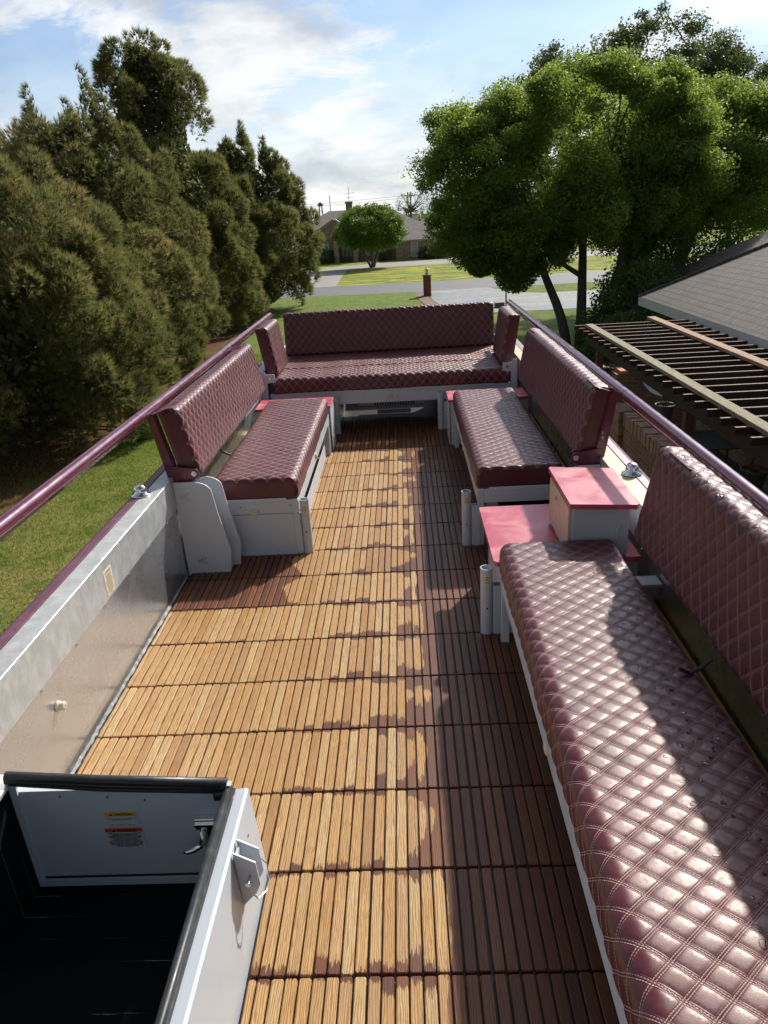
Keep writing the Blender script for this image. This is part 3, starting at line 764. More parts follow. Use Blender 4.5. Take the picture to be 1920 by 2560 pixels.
def side_bench(s, y0, y1, label, name='bench', m_=leather, step=.0068, backy=None, near_panel=True, solid=False, xf=None, gaps=True):
    x0 = .46 if s < 0 else .515
    xf = -.455 if s < 0 else .515
    t = thing(name, (xf + s * .25, y0, 0), label, 'bench', 'maroon quilted benches along the sides of the deck')
    cush = cushion('seat_cushion', y1 - y0 - .01, seat_profile(.455, .112), side_frame(s, xf - s * .004, y0 + .005, .333), m_, t, (0.0, .585), step=step)
    lo, hi = sorted((xf, xf + s * .035))
    m = MB()                                                            # seat frame
    m.box(lo, hi, y0, y1, .245, .328, .003)
    a, b_ = sorted((xf + s * .0355, xf + s * .455))
    m.box(a, b_, y0 + .001, y0 + .034, .246, .326, .003); m.box(a, b_, y1 - .034, y1 - .001, .246, .326, .003)
    m.build('seat_frame', white, t)
    m = MB(); a2, b2 = sorted((xf + s * .005, xf + s * .45)); m.box(a2, b2, y0 + .036, y1 - .036, .318, .331); m.build('seat_board', gold, t)
    m = MB(); a3, b3 = sorted((xf + s * .06, xf + s * .40)); m.box(a3, b3, y0 - .006, y0 + .0, .318, .338, .002); m.build('front_lip', white, t)
    m = MB(); m.box(lo + .001, hi - .001, y1 - .06, y1 - .03, -.02, .244, .002); m.build('leg', white, t)
    m = MB(); m.box(lo + .001, hi - .001, y0 + .003, y0 + .035, -.02, .244, .002); m.build('leg', white, t)
    if solid:                                                           # closed box under the near end
        m = MB(); m.box(a, b_, y0 + .002, y0 + .010, -.015, .244); m.box(min(xf + s * .0355, xf + s * .042), max(xf + s * .0355, xf + s * .042), y0 + .037, y1 - .062, -.02, .10); m.build('base_panel', white, t)
        m = MB(); bm_ = []
        c = (-.70, y0 + .001, .262); n_ = 24; vs = [(c[0] + .028 * math.cos(6.2832 * i / n_), c[1], c[2] + .020 * math.sin(6.2832 * i / n_)) for i in range(n_)] + [(c[0] + .024 * math.cos(6.2832 * i / n_), c[1] - .006, c[2] + .016 * math.sin(6.2832 * i / n_)) for i in range(n_)]
        m.add(vs, [tuple(range(n_, 2 * n_))] + [(i, (i + 1) % n_, n_ + (i + 1) % n_, n_ + i) for i in range(n_)]); m.build('oval_button', yellowrim, t)
        m = MB()
        for xx in (-.77, -.50): m.tube((xx, y0 + .003, .292), (xx, y0 - .001, .292), .0035, n=8)
        m.build('screw', ink, t)
    else:
        aa, bb = sorted((xf + s * .11, xf + s * .118)); m = MB(); m.box(aa, bb, y0 + .04, y1 - .05, -.02, .243); m.build('inner_panel', galv, t)
    # oval button on the long frame
    yb = y0 + (y1 - y0) * .5 if name != 'near' else .45
    m = MB(); n_ = 20; X = xf; yb = .45 if y0 < 2 else 3.27
    vs = [(X - s * d_, yb + r1 * math.cos(6.2832 * i / n_), .287 + r2 * math.sin(6.2832 * i / n_)) for d_, r1, r2 in ((0, .026, .02), (.008, .024, .018), (.011, .018, .013)) for i in range(n_)]
    m.add(vs, [tuple(range(2 * n_, 3 * n_))] + [(j * n_ + i, j * n_ + (i + 1) % n_, (j + 1) * n_ + (i + 1) % n_, (j + 1) * n_ + i) for j in range(2) for i in range(n_)]); m.build('oval_button', cream if y0 < 2 else yellowrim, t, auto=True)
    # shelf behind the cushion
    xw = LX if s < 0 else RX
    a, b_ = sorted((xf + s * .46, xw - s * .01)); m = MB(); m.box(a, b_, y0 + .05, y1 - .02, .20, .235); m.build('rear_board', gold, t)
    m = MB(); a, b_ = sorted((xf + s * .462, xf + s * .468)); m.box(a, b_, y0 + .05, y1 - .04, .236, .33); m.build('rear_upstand', gold, t)
    # backrest
    by0, by1 = backy
    xb = (-.99 if s < 0 else 1.072); lean = .19
    bk = cushion('backrest', by1 - by0, back_profile(.368, .078), back_frame(s, xb, by0, .515, lean), m_, t, (.055, .52), step=step)
    m = MB(); c, n__ = math.cos(lean), math.sin(lean)
    def Q(a, b): return (xb + s * (a * n__ - b * c), .515 + a * c + b * n__)
    poly = [Q(-.01, -.0005), Q(.368, -.0005), Q(.368, -.022), Q(-.01, -.022)]
    if s > 0: poly = poly[::-1]
    m.prism(poly, 'y', by0 + .004, by1 - .004); m.build('back_board', mpaint, t)
    return t, xf


def panel_poly(s, xo, z1=.515):
    X = lambda u: xo + s * u
    pts = [(X(0), -.02), (X(0), z1), (X(-.09), z1)]
    for i in range(1, 7):
        a = math.pi / 2 * i / 6; pts.append((X(-.09 - .10 * math.sin(a)), z1 - .06 * (1 - math.cos(a))))
    return pts + [(X(-.205), .34), (X(-.245), .125), (X(-.225), -.02)]


# left bench
tL, xf = side_bench(-1, 2.40, 4.22, 'maroon quilted bench seat and backrest along the left wall facing the aisle', backy=(2.265, 4.20), solid=True)
m = MB(); pp = panel_poly(-1, LX + .006); m.prism(pp, 'y', 2.215, 2.222); m.build('end_panel', white, tL)
m = MB(); pq = [(x + .035, z_) for x, z_ in pp[3:]] + [(LX + .10, -.02), (LX + .10, .50)]; m.prism(pq, 'y', 2.30, 2.307); m.prism([(-.86, .10), (-.832, .08), (-.825, -.02), (-.86, -.02)], 'y', 2.2225, 2.2995); m.build('second_panel', white, tL)
m = MB()
for (cx_, cz_) in ((-1.0, .445), (-.965, .08)):
    pts = [(cx_ + .018 * math.cos(a) * (1 + .4 * math.sin(2.3 * a)), 2.2125, cz_ + .014 * math.sin(1.7 * a) - a * .0022) for a in np.linspace(0, 9, 30)]
    m.path(pts, .0011, 5)
m.build('wire_clip', steel, tL)
hinge_post(-1, -1.025, 2.25, tL)
socket_post(None, -.425, 2.425, -1, parent=tL)
# right front bench
tR, _ = side_bench(1, 2.42, 4.26, 'maroon quilted bench along the right wall beside the small white cabinet, facing the aisle', backy=(2.28, 4.22))
m = MB(); m.prism(panel_poly(1, RX - .006, .50)[::-1], 'y', 2.235, 2.242); m.build('end_panel', white, tR)
hinge_post(1, 1.075, 2.262, tR, zb=.485)
socket_post(None, .455, 2.435, 1, parent=tR)
# right near bench
tN, _ = side_bench(1, -1.05, 1.50, 'long maroon quilted bench in the near right corner beaded with water drops', m_=leather_wet, step=.0056, backy=(-1.1, 1.33), name='bench')
socket_post(None, .462, 1.53, 1, parent=tN)
m = MB(); m.box(.985, RX - .006, 1.345, 1.352, -.02, .34); m.box(.985, RX - .006, 1.28, 1.345, .33, .34); m.build('end_panel', white, tN)
m = MB(); m.path([(.90, .55, .47), (.93, .55, .455), (.96, .55, .47), (.99, .55, .5)], .006, 8); m.build('strap', black, tN)
m = MB(); m.path([(-.90, 3.0, .40), (-.935, 2.97, .415), (-.975, 2.96, .44), (-1.0, 2.96, .47)], .006, 8); m.build('strap', black, tL)
m = MB(); m.path([(.985, 2.9, .44), (.975, 2.78, .40), (.98, 2.72, .41), (1.0, 2.74, .46)], .005, 8); m.build('strap', black, tR)

# rear bench
tB = thing('bench', (0.02, 5.3, 0), 'wide maroon quilted bench across the far end of the deck with a long dark backrest', 'bench')


def xframe(x0, y0, z0): return lambda S, a, b: np.stack([x0 + S, y0 + a, z0 + b], 1)


cushion('seat_cushion', 1.98, seat_profile(.42, .125, .05), xframe(-.965, 4.78, .365), leather, tB, (0, .585), sag=.006)
cushion('seat_cushion', 1.98, seat_profile(.66, .12, .04), xframe(-.965, 5.19, .375), leather, tB, (0, .82), sag=.006)
ln = .16
cushion('backrest', 2.02, back_profile(.40, .085), lambda S, a, b: np.stack([-1.0 + S, 5.92 + a * math.sin(ln) - b * math.cos(ln), .485 + a * math.cos(ln) + b * math.sin(ln)], 1), leather, tB, (.055, .56))
m = MB(); m.prism([(5.921, .47), (5.945, .47), (6.01, .875), (5.986, .875)], 'x', -1.0, 1.02); m.build('back_board', mpaint, tB)
m = MB(); m.box(-1.0, 1.03, 4.79, 4.825, .245, .362, .003); m.build('seat_frame', white, tB)
m = MB(); m.box(-.98, 1.01, 4.826, 5.8, .335, .364); m.build('seat_board', gold, tB)
for a, b_ in ((-.86, -.30), (.2, .9)):
    m = MB(); m.box(a, b_, 4.782, 4.789, .345, .366, .002); m.build('front_lip', white, tB)
for x, s in ((-.445, -1), (.44, 1)):
    socket_post(None, x, 4.765, s, parent=tB, label=(s < 0))
    m = MB(); a, b_ = sorted((x + s * .073, x + s * .09)); m.box(a, b_, 4.792, 4.823, -.02, .244); m.build('leg', white, tB)
    m = MB(); a, b_ = sorted((x + s * .0, x + s * .012)); m.box(a, b_, 4.83, 5.8, -.02, .335); m.build('side_panel', galv, tB)
m = MB(); n_ = 20; c = (.015, 4.79, .30)
vs = [(c[0] + r1 * math.cos(6.2832 * i / n_), c[1] - d_, c[2] + r2 * math.sin(6.2832 * i / n_)) for d_, r1, r2 in ((0, .028, .02), (.007, .026, .018), (.010, .019, .013)) for i in range(n_)]
m.add(vs, [tuple(range(2 * n_, 3 * n_))] + [(j * n_ + i, j * n_ + (i + 1) % n_, (j + 1) * n_ + (i + 1) % n_, (j + 1) * n_ + i) for j in range(2) for i in range(n_)]); m.build('oval_button', yellowrim, tB, auto=True)
for s in (-1, 1):            # short side backrests and their bracket plates
    xb = -1.0 if s < 0 else 1.035
    cushion('side_backrest', .58, back_profile(.40, .08), back_frame(s, xb, 4.86, .50, .15), leather, tB, (.055, .55))
    m = MB(); c_, n__ = math.cos(.15), math.sin(.15)
    poly = [(xb + s * (a * n__ - b * c_), .50 + a * c_ + b * n__) for a, b in ((-.0, -.0005), (.40, -.0005), (.40, -.02), (0, -.02))]
    if s > 0: poly = poly[::-1]
    m.prism(poly, 'y', 4.864, 5.436); m.build('back_board', mpaint, tB)
    X = lambda u: (-1.055 + u) if s < 0 else (1.075 - u)
    poly = [(X(0), .25), (X(0), .565), (X(.035), .565), (X(.045), .54), (X(.115), .54), (X(.12), .535), (X(.12), .475), (X(.05), .465), (X(.05), .25)]
    if s < 0: poly = poly[::-1]
    m = MB(); m.prism(poly, 'y', 4.74, 4.747); m.build('bracket_plate', white, tB)
    m = MB(); m.tube((X(.082), 4.734, .508), (X(.082), 4.741, .508), .011, n=16); m.build('hinge_bolt', steel, tB, auto=True)

# AC tray under the rear bench
t = thing('air_vent', (.02, 5.2, .12), 'white slotted air vent cover hanging under the far bench', 'vent')
m = MB(); m.box(-.28, .32, 5.02, 5.5, .155, .20, .02); m.build('vent_body', white, t, auto=True)
m = MB()
for i in range(16): m.box(-.13 + i * .0225, -.13 + i * .0225 + .013, 5.010, 5.0195, .165, .19, .003)
m.build('slot_row', ink, t)
m = MB(); m.box(-.12, .19, 5.28, 5.32, .02, .05, .004)
for i in range(10): m.box(-.115 + i * .03, -.1 + i * .03, 5.27, 5.279, .02, .048)
m.build('lower_grille', galv, t)

# small red corner shelves in front of the rear bench
for s, lab in ((-1, 'small red corner shelf at the far left between two benches'), (1, 'small red corner shelf at the far right between two benches')):
    xa = -.44 if s < 0 else .475; xw = LX + .02 if s < 0 else RX - .02
    t = thing('corner_shelf', ((xa + xw) / 2, 4.5, 0), lab, 'shelf')
    a, b_ = sorted((xa, xw)); m = MB(); m.box(a, b_, 4.27, 4.58, .345, .365, .004); m.build('shelf_top', redlam, t)
    a, b_ = sorted((xa + s * .005, xa + s * .012)); m = MB(); m.box(a, b_, 4.30, 4.56, -.02, .344); a, b_ = sorted((xa + s * .02, xw)); m.box(a, b_, 4.285, 4.295, -.02, .344); m.build('support_panel', greywhite, t)
    m = MB(); a, b_ = sorted((xa - s * .004, xa + s * .002)); m.box(a, b_, 4.33, 4.35, .10, .112); m.build('latch', steel, t)

# low red table and the white cabinet on it
t = thing('low_table', (.8, 1.8, 0), 'low red topped table between the two right side benches, a white cabinet standing on it', 'table')
m = MB(); ppts = [(.49, 1.515), (.505, 1.50), (1.095, 1.50), (1.095, 2.11), (.502, 2.11), (.49, 2.10)]; m.prism(ppts, 'z', .33, .352); m.build('table_top', redlam, t)
m = MB(); m.box(.535, .545, 1.53, 2.09, -.02, .329); m.box(.56, 1.09, 1.515, 1.527, -.02, .329); m.box(.545, .56, 1.60, 2.06, .0, .30); m.build('support_panel', greywhite, t)
t = thing('storage_cabinet', (.92, 1.6, .352), 'small white cabinet with a red lid and cream door standing on the low red table', 'cabinet')
m = MB(); m.box(.805, 1.04, 1.507, 1.90, .353, .582, .006); m.build('body', white, t)
m = MB(); m.prism([(.792, 1.487), (1.045, 1.452), (1.055, 1.46), (1.07, 1.89), (.80, 1.945), (.792, 1.935)], 'z', .583, .604); m.build('lid', redlam, t)
m = MB(); pr_ = [(1.52, .365), (1.885, .365), (1.895, .375), (1.895, .565), (1.885, .575), (1.52, .575), (1.51, .565), (1.51, .375)]
m.prism(pr_, 'x', .792, .8045); m.build('door', beige, t)
m = MB(); m.tube((.7915, 1.72, .54), (.782, 1.72, .54), .009, n=14); m.build('lock', chrome, t, auto=True)
m = MB(); pts = [(1.0, 1.503, .40)] + [(.99, 1.500, z_) for z_ in (.42, .45, .48)] + [(1.0, 1.503, .50)]; m.path(pts, .004, 6); m.build('handle', white, t)

# ------------------------------------------------------------------ stair enclosure in the near left corner
t = thing('stair_hatch', (-.65, -.3, 0), 'white stairwell enclosure with black rubber edging in the near left corner', 'stair hatch')
YP = .30
m = MB()
m.box(-1.05, -.36, YP, YP + .018, -.02, .325); m.build('front_panel', greywhite, t)
m = MB()
fx0, fx1, fz0, fz1 = -.972, -.372, -.022, .355
m.prism([(-.962, .36), (-.938, .356), (-.95, .004), (-.974, -.02)], 'y', YP - .008, YP - .0005)
m.prism([(-.974, -.02), (-.95, .004), (-.36, .004), (-.36, -.02)], 'y', YP - .008, YP - .0005)
m.build('panel_edge_frame', greywhite, t)
m = MB(); m.box(-.94, -.38, YP - .0025, YP - .0005, .005, .012); m.build('sealant_line', ink, t)
m = MB()                                     # right wall: top cap and outer face
m.prism([(-.352, .295), (-.325, .300), (-.318, .294), (-.300, -.02), (-.352, -.02)][::-1], 'y', -1.9, .318); m.build('side_panel', white, t)
m = MB()
for pth, r_ in (([(-.364, -1.9, .308), (-.366, -.3, .308), (-.368, .31, .311)], .0115), ([(-.355, -1.9, .301), (-.357, .31, .303)], .006)): m.path(pth, r_, 12)
m.build('side_seal', rubber, t, smooth=True)
m = MB()
for pth, r_ in (([(-.965, .305, .375), (-.7, .304, .352), (-.37, .305, .330)], .014), ([(-.965, .300, .366), (-.7, .298, .342), (-.39, .300, .320)], .010), ([(-.955, .298, .356), (-.7, .296, .330), (-.39, .297, .310)], .007)): m.path(pth, r_, 12)
m.box(-.405, -.372, .280, .312, .290, .315, .003)
m.build('front_seal', rubber, t, smooth=True)
m = MB(); m.box(-1.05, -.955, .24, .33, .345, .362, .003); m.build('corner_strip', alutop, t)
m = MB(); m.box(-1.054, -.96, -1.9, YP - .001, -.30, .352); m.build('left_lining', carpetm, t)
m = MB(); m.box(-.96, -.353, -1.9, YP + .01, -.36, -.022); m.build('hatch_carpet', carpetm, t)
mtx = lambda x, z_: Matrix.Translation((x, YP - .0027, z_)) @ Matrix.Rotation(R(90), 4, 'X')


def on_panel(body, size, x, z_, width, sp=1.0, parent=None, bold=0.0, m_=ink):
    o = text_mesh('printed_text', body, size, mtx(x, z_), m_, parent, width, sp, bold=bold); o.matrix_parent_inverse = Matrix(); return o


def quad(z0a, z1a, xl, xr, y, slant=.0):
    mm = MB(); mm.add([(xl, y, z0a), (xr, y, z0a), (xr, y, z1a), (xl, y, z1a), (xl, y + .0008, z0a), (xr, y + .0008, z0a), (xr, y + .0008, z1a), (xl, y + .0008, z1a)],
                      [(0, 1, 2, 3), (7, 6, 5, 4), (0, 4, 5, 1), (1, 5, 6, 2), (2, 6, 7, 3), (3, 7, 4, 0)]); return mm


c1s = quad(.192, .247, -.722, -.630, YP - .0020).build('caution_sticker', stick_w, t)
o = quad(.231, .2455, -.720, -.632, YP - .0024).build('yellow_band', stick_y, None); o.parent = c1s; o.matrix_parent_inverse = Matrix()
c2s = quad(.116, .190, -.733, -.624, YP - .0020).build('warning_sticker', stick_w, t)
o = quad(.173, .188, -.731, -.626, YP - .0024).build('orange_band', stick_o, None); o.parent = c2s; o.matrix_parent_inverse = Matrix()
on_panel('CAUTION', .0135, -.668, .2335, .050, parent=c1s, bold=.0003)
on_panel('WARNING', .0135, -.668, .1755, .056, parent=c2s, bold=.0004)


def tri(x, z_, par, band):
    mm = MB(); y = YP - .0029; mm.add([(x - .0055, y, z_), (x + .0055, y, z_), (x, y, z_ + .0105)], [(0, 1, 2)]); o = mm.build('warning_triangle', ink, None); o.parent = par; o.matrix_parent_inverse = Matrix()
    mm = MB(); mm.box(x - .0006, x + .0006, y - .0003, y - .0001, z_ + .0032, z_ + .0075); mm.box(x - .0006, x + .0006, y - .0003, y - .0001, z_ + .0012, z_ + .0023)
    o2 = mm.build('exclamation_mark', band, None); o2.parent = par; o2.matrix_parent_inverse = Matrix()


tri(-.703, .2330, c1s, stick_y); tri(-.706, .1752, c2s, stick_o)
on_panel('USE HAND RAILS WHEN CLIMBING OR\nDESCENDING STAIRWAY', .0048, -.676, .2215, .082, 1.1, parent=c1s)
on_panel('DECKS ARE SLIPPERY WHEN WET', .0048, -.676, .1985, .072, parent=c1s)
on_panel('MAXIMUM CAPACITY ON DECK IS 15 PERSONS\nCHILDREN MUST BE SUPERVISED BY A\nRESPONSIBLE ADULT. DO NOT OCCUPY DECK\nSAFETY RAILS ARE IN PLACE AT ALL TIMES\nALL PERSONS MUST STAY BEHIND\nTHE SAFETY RAILS. NEVER SIT ON SAFETY\nRAILS. DO NOT STAND ON ANYTHING OTHER\nTHAN THE DECK WITHIN THE SAFETY RAILS\nAT NO TIME CAN THE DECK BE OCCUPIED\nWHEN THE VEHICLE IS MOVING', .0060, -.6785, .1665, .098, .86, parent=c2s, bold=.0001)
m = MB()
for x, z_ in ((-.83, .305), (-.70, .298), (-.60, .285)): m.lathe((0, 0, 0), [(0, 0)], 3) if False else m.tube((x, YP - .0005, z_), (x, YP - .004, z_), .0035, .002, 8)
m.build('screw', galv, t)
lt = MB(); lt.box(-.470, -.414, YP - .020, YP - .0006, .190, .228, .002); lt.box(-.470, -.414, YP - .026, YP - .020, .205, .216, .001); la = lt.build('latch', chrome, t)
for nm, mm_, pts, rr in (('latch_handle', chrome, [(-.448, YP - .025, .192), (-.452, YP - .028, .165), (-.458, YP - .034, .150), (-.475, YP - .04, .142), (-.495, YP - .042, .134), (-.507, YP - .040, .135)], [.008, .0085, .0085, .008, .006, .004]),
                         ('latch_hook', galv, [(-.447, YP - .02, .172), (-.444, YP - .024, .145), (-.44, YP - .028, .125), (-.434, YP - .026, .120)], [.006, .007, .007, .004])):
    mm = MB(); mm.path(pts, rr, 10); o = mm.build(nm, mm_, None, smooth=True); o.parent = la; o.matrix_parent_inverse = Matrix()
mm = MB(); mm.box(-.443, -.412, YP - .012, YP - .0006, .115, .189, .002); o = mm.build('latch_back_plate', black, None); o.parent = la; o.matrix_parent_inverse = Matrix()
# U bracket with pin on the side panel's outer face
xs = lambda z_: -.318 + (.294 - z_) * .018 / .314
br = MB()
pf = [(.125, .268), (.195, .205), (.235, .115), (.235, .075), (.085, .035), (.06, .06)]
br.box(-.3125, -.306, .104, .142, .14, .285)
for yy in (.10, .142):
    poly = [(-.314, .300), (-.262, .268), (-.258, .195), (-.272, .165), (-.308, .125)]
    br.prism(poly, 'y', yy, yy + .004)
brk = br.build('pin_bracket', white, t)
mm = MB(); mm.tube((-.281, .075, .225), (-.281, .160, .225), .0036, n=10); mm.tube((-.281, .073, .225), (-.281, .080, .225), .007, n=12)
mm.path([(-.283, .076, .232), (-.275, .074, .20), (-.262, .078, .172), (-.250, .11, .160), (-.247, .14, .170), (-.252, .158, .20), (-.278, .161, .228)], .0022, 7)
o = mm.build('clevis_pin', steel, None, auto=True); o.parent = brk; o.matrix_parent_inverse = Matrix()
m = MB()
for y_, z_ in ((.235, .215), (.225, .18), (.205, .075)): m.tube((xs(z_) - .001, y_, z_), (xs(z_) + .002, y_, z_), .004, n=8)
m.build('bolt_hole', galv, t)

# ------------------------------------------------------------------ deck of snap-together tiles
T = .305
deck = thing('wooden_deck', (0, 2, 0), 'teak slat deck of interlocking tiles, tan where dry and dark brown where damp', 'deck')


def slat_mesh(rows):
    pass


def tile(i, j, xclip0, xclip1, yc0=None, yc1=None):
    Vv, Ff, UV, TI = [], [], [], []; n0 = 0
    yb0 = j * T + .003; yb1 = (j + 1) * T - .003
    if yc0 is not None: yb0 = max(yb0, yc0)
    if yc1 is not None: yb1 = min(yb1, yc1)
    if yb1 - yb0 < .01: return
    pitch = T / 9; any_ = False
    for k in range(9):
        x0 = i * T + k * pitch + .0022 + random.uniform(-.0004, .0004); x1 = x0 + pitch - .0044
        if k == 0: x0 += .001
        if k == 8: x1 -= .001
        if x0 < xclip0: 
            if x1 - xclip0 < .012: continue
            x0 = xclip0
        if x1 > xclip1:
            if xclip1 - x0 < .012: continue
            x1 = xclip1
        any_ = True
        a = random.random(); dz = random.uniform(-.0008, .0008); bow = -.00045 * (max(0, -(i * 9 + k) - 2) ** 1.12) * .35
        ya, yb = yb0 + bow + random.uniform(-.001, .001), yb1 + bow + random.uniform(-.001, .001)
        c = .0022; r_ = .004
        def ring(x0, x1, y0, y1, z, r):
            return [(x0 + r, y0, z), (x1 - r, y0, z), (x1, y0 + r, z), (x1, y1 - r, z), (x1 - r, y1, z), (x0 + r, y1, z), (x0, y1 - r, z), (x0, y0 + r, z)]
        vs = ring(x0, x1, ya, yb, -.016 + dz, r_) + ring(x0, x1, ya, yb, -c + dz, r_) + ring(x0 + c, x1 - c, ya + c, yb - c, dz, r_)
        fs = [(q_ + p_, q_ + (p_ + 1) % 8, q_ + 8 + (p_ + 1) % 8, q_ + 8 + p_) for q_ in (0, 8) for p_ in range(8)]
        Vv += vs; TI += [a] * (len(fs) + 1)
        for f in fs: Ff.append(tuple(n0 + p_ for p_ in f))
        Ff.append(tuple(n0 + 16 + p_ for p_ in range(8)))
        for (x, y, z_) in vs: UV.append((x, (y - (j * T + bow)) / T))
        n0 += len(vs)
    if not any_: return
    me = bpy.data.meshes.new('deck_tile'); me.from_pydata(Vv, [], Ff); me.materials.append(wood); me.update()
    at = me.attributes.new('tint', 'FLOAT', 'FACE'); at.data.foreach_set('value', TI)
    uvl = me.uv_layers.new(name='UVMap')
    for lp in me.loops: uvl.data[lp.index].uv = UV[lp.vertex_index]
    o = bpy.data.objects.new('deck_tile', me); sc.collection.objects.link(o); o.parent = deck; o.matrix_parent_inverse = Matrix.Translation(-Vector(deck.location))


for j in range(-3, 17):
    for i in range(-4, 4):
        y_a, y_b = j * T, (j + 1) * T
        x0c = LX + .022; x1c = .80
        if y_b <= .33: x0c = -.292
        yc = .322 if (j == 1 and (i + 1) * T < -.29) else None
        if 2.44 < y_a: x0c = max(x0c, -.60); x1c = .66
        if y_b < 1.4: x1c = .78
        if i * T + T < x0c + .02 or i * T > x1c - .02: continue
        tile(i, j, x0c, x1c, yc0=yc)
# the tile that straddles the front of the stair enclosure
for i in (-4, -3, -2):
    tile(i, 1, LX + .022, -.292 if i == -2 else 9, yc0=.325) if False else None
m = MB(); m.box(-.30, .9, -.95, 5.4, -.0215, -.014); m.box(LX + .01, -.30, .32, 2.5, -.0215, -.014); m.build('tile_grid', black, deck)

# ------------------------------------------------------------------ vegetation builders
def sphere_pts(n):
    v = rng.normal(size=(n, 3)); return v / np.linalg.norm(v, axis=1, keepdims=True)


def leaves_mesh(name, P, N, size, m_, parent, tint, aspect=.55, jitter=.9):
    """one quad (bent diamond) per leaf around point P facing roughly N"""
    n = len(P); Nn = N + rng.normal(size=(n, 3)) * jitter; Nn /= np.linalg.norm(Nn, axis=1, keepdims=True)
    r_ = rng.normal(size=(n, 3)); A = np.cross(Nn, r_); A /= np.linalg.norm(A, axis=1, keepdims=True); B = np.cross(Nn, A)
    s_ = size * rng.uniform(.6, 1.35, (n, 1))
    V = np.stack([P - A * s_ * .5, P + B * s_ * .5 * aspect, P + A * s_ * .5, P - B * s_ * .5 * aspect], 1).reshape(-1, 3)
    F = np.arange(4 * n).reshape(n, 4)
    return npmesh(name, V, F, m_, parent, fattr=tint)


def clump_points(centers, radii, per, shell=.55):
    """points in ellipsoidal clumps; returns P, outward normal, clump index"""
    k = len(centers); idx = np.repeat(np.arange(k), per); d_ = sphere_pts(len(idx))
    rr = rng.uniform(shell, 1, (len(idx), 1)) ** .6
    P = centers[idx] + d_ * rr * radii[idx] + rng.normal(size=(len(idx), 3)) * np.minimum(radii[idx] * .22, .12)
    return P, d_, idx


def envelope_lobes(lobes, n, rr, squash=.75, inner=.0):
    """n sub-clumps spread over the surfaces of big ellipsoid lobes, those inside another lobe dropped"""
    L = np.array([l[:3] for l in lobes], float); Rr = np.array([l[3:] for l in lobes], float)
    if rr[1] > .6:                       # big crowns: boughs of leafage first, twig clumps on the boughs
        n1 = max(24, n // 5); a_ = Rr[:, 0] * Rr[:, 2] + Rr[:, 0] * Rr[:, 1] + Rr[:, 1] * Rr[:, 2]
        i1 = rng.choice(len(L), n1 * 2, p=a_ / a_.sum()); d1 = sphere_pts(n1 * 2); C1 = L[i1] + d1 * (Rr[i1] - .42) * rng.uniform(.80, 1.04, (n1 * 2, 1))
        k1 = np.ones(len(C1), bool)
        for l, r_ in zip(L, Rr): k1 &= (((C1 - l) / (r_ * .66)) ** 2).sum(1) > 1
        C1 = C1[k1]; d1 = d1[k1]; r1 = rng.uniform(.45, 1.15, (len(C1), 1)) * np.array([[1, 1, .75]])
        j = rng.integers(0, len(C1), n); d2 = sphere_pts(n) + d1[j] * .55 + np.array([0, 0, .35]); d2 /= np.linalg.norm(d2, axis=1, keepdims=True)
        return C1[j] + d2 * r1[j] * rng.uniform(.5, 1.08, (n, 1)), rng.uniform(rr[0] * .6, rr[1] * .78, (n, 1)) * np.array([[1, 1, squash]]), d2
    area = (Rr[:, 0] * Rr[:, 2] + Rr[:, 0] * Rr[:, 1] + Rr[:, 1] * Rr[:, 2]); pr = area / area.sum()
    idx = rng.choice(len(L), n, p=pr); d_ = sphere_pts(n)
    P = L[idx] + d_ * Rr[idx] * rng.uniform(.82, 1.03, (n, 1))
    keep = np.ones(n, bool)
    for l, r_ in zip(L, Rr):
        keep &= (((P - l) / (r_ * .80)) ** 2).sum(1) > 1
    P = P[keep]; d_ = d_[keep]
    ra = rng.uniform(rr[0], rr[1], (len(P), 1)) * np.array([[1, 1, squash]])
    return P, ra, d_


def limb(mb, p0, p1, r0, r1, seg=6, wob=.25, droop=0):
    p0 = np.array(p0, float); p1 = np.array(p1, float); pts = []; rs = []
    off = rng.normal(size=(3, 3)) * wob
    for i in range(seg + 1):
        t_ = i / seg; p = p0 + (p1 - p0) * t_ + (off[0] * math.sin(math.pi * t_) + off[1] * math.sin(2 * math.pi * t_) * .4) * np.array([1, 1, .5])
        pts.append(tuple(p)); rs.append(r0 + (r1 - r0) * t_)
    mb.path(pts, rs, 9); return pts


def broad_tree(name, base, lobes, label, cat, trunks, m_leaf, n_cl, rcl, per, leaf, group=None, fill=0, shell=.5, tint_up=.5, extra=None):
    t = thing(name, base, label, cat, group)
    C_, ra, d_ = envelope_lobes(lobes, n_cl, rcl)
    if extra is not None: C_ = np.vstack([C_, extra[0]]); ra = np.vstack([ra, extra[1]])
    P, N, idx = clump_points(C_, ra, per, shell)
    lobL = np.array([l[:3] for l in lobes], float); lobR = np.array([l[3:] for l in lobes], float)
    if fill:
        li = rng.integers(0, len(lobes), fill); dd = sphere_pts(fill); Pf = lobL[li] + dd * lobR[li] * rng.uniform(.1, .85, (fill, 1)) ** .5
        P = np.vstack([P, Pf]); N = np.vstack([N, dd]); idx = np.concatenate([idx, rng.integers(0, len(C_), fill)])
    ct = rng.uniform(0, 1, len(C_)); tint = np.clip(.45 * ct[idx] + .4 * rng.uniform(0, 1, len(P)) + .12, 0, 1)
    leaves_mesh('crown', P, N + np.array([0, 0, .4]), leaf, m_leaf, t, tint)
    mb = MB()
    for tr in trunks:
        pts = limb(mb, tr[0], tr[1], tr[2], tr[3], 7, tr[4] if len(tr) > 4 else .12)
    tops = [np.array(tr[1]) for tr in trunks]
    for i in rng.choice(len(C_), min(len(C_), 46), replace=False):
        c = C_[i]; tp = min(tops, key=lambda q_: np.linalg.norm(q_ - c)); limb(mb, tp, c, .07, .015, 5, .2)
    mb.build('trunk', bark, t, smooth=True)
    return t


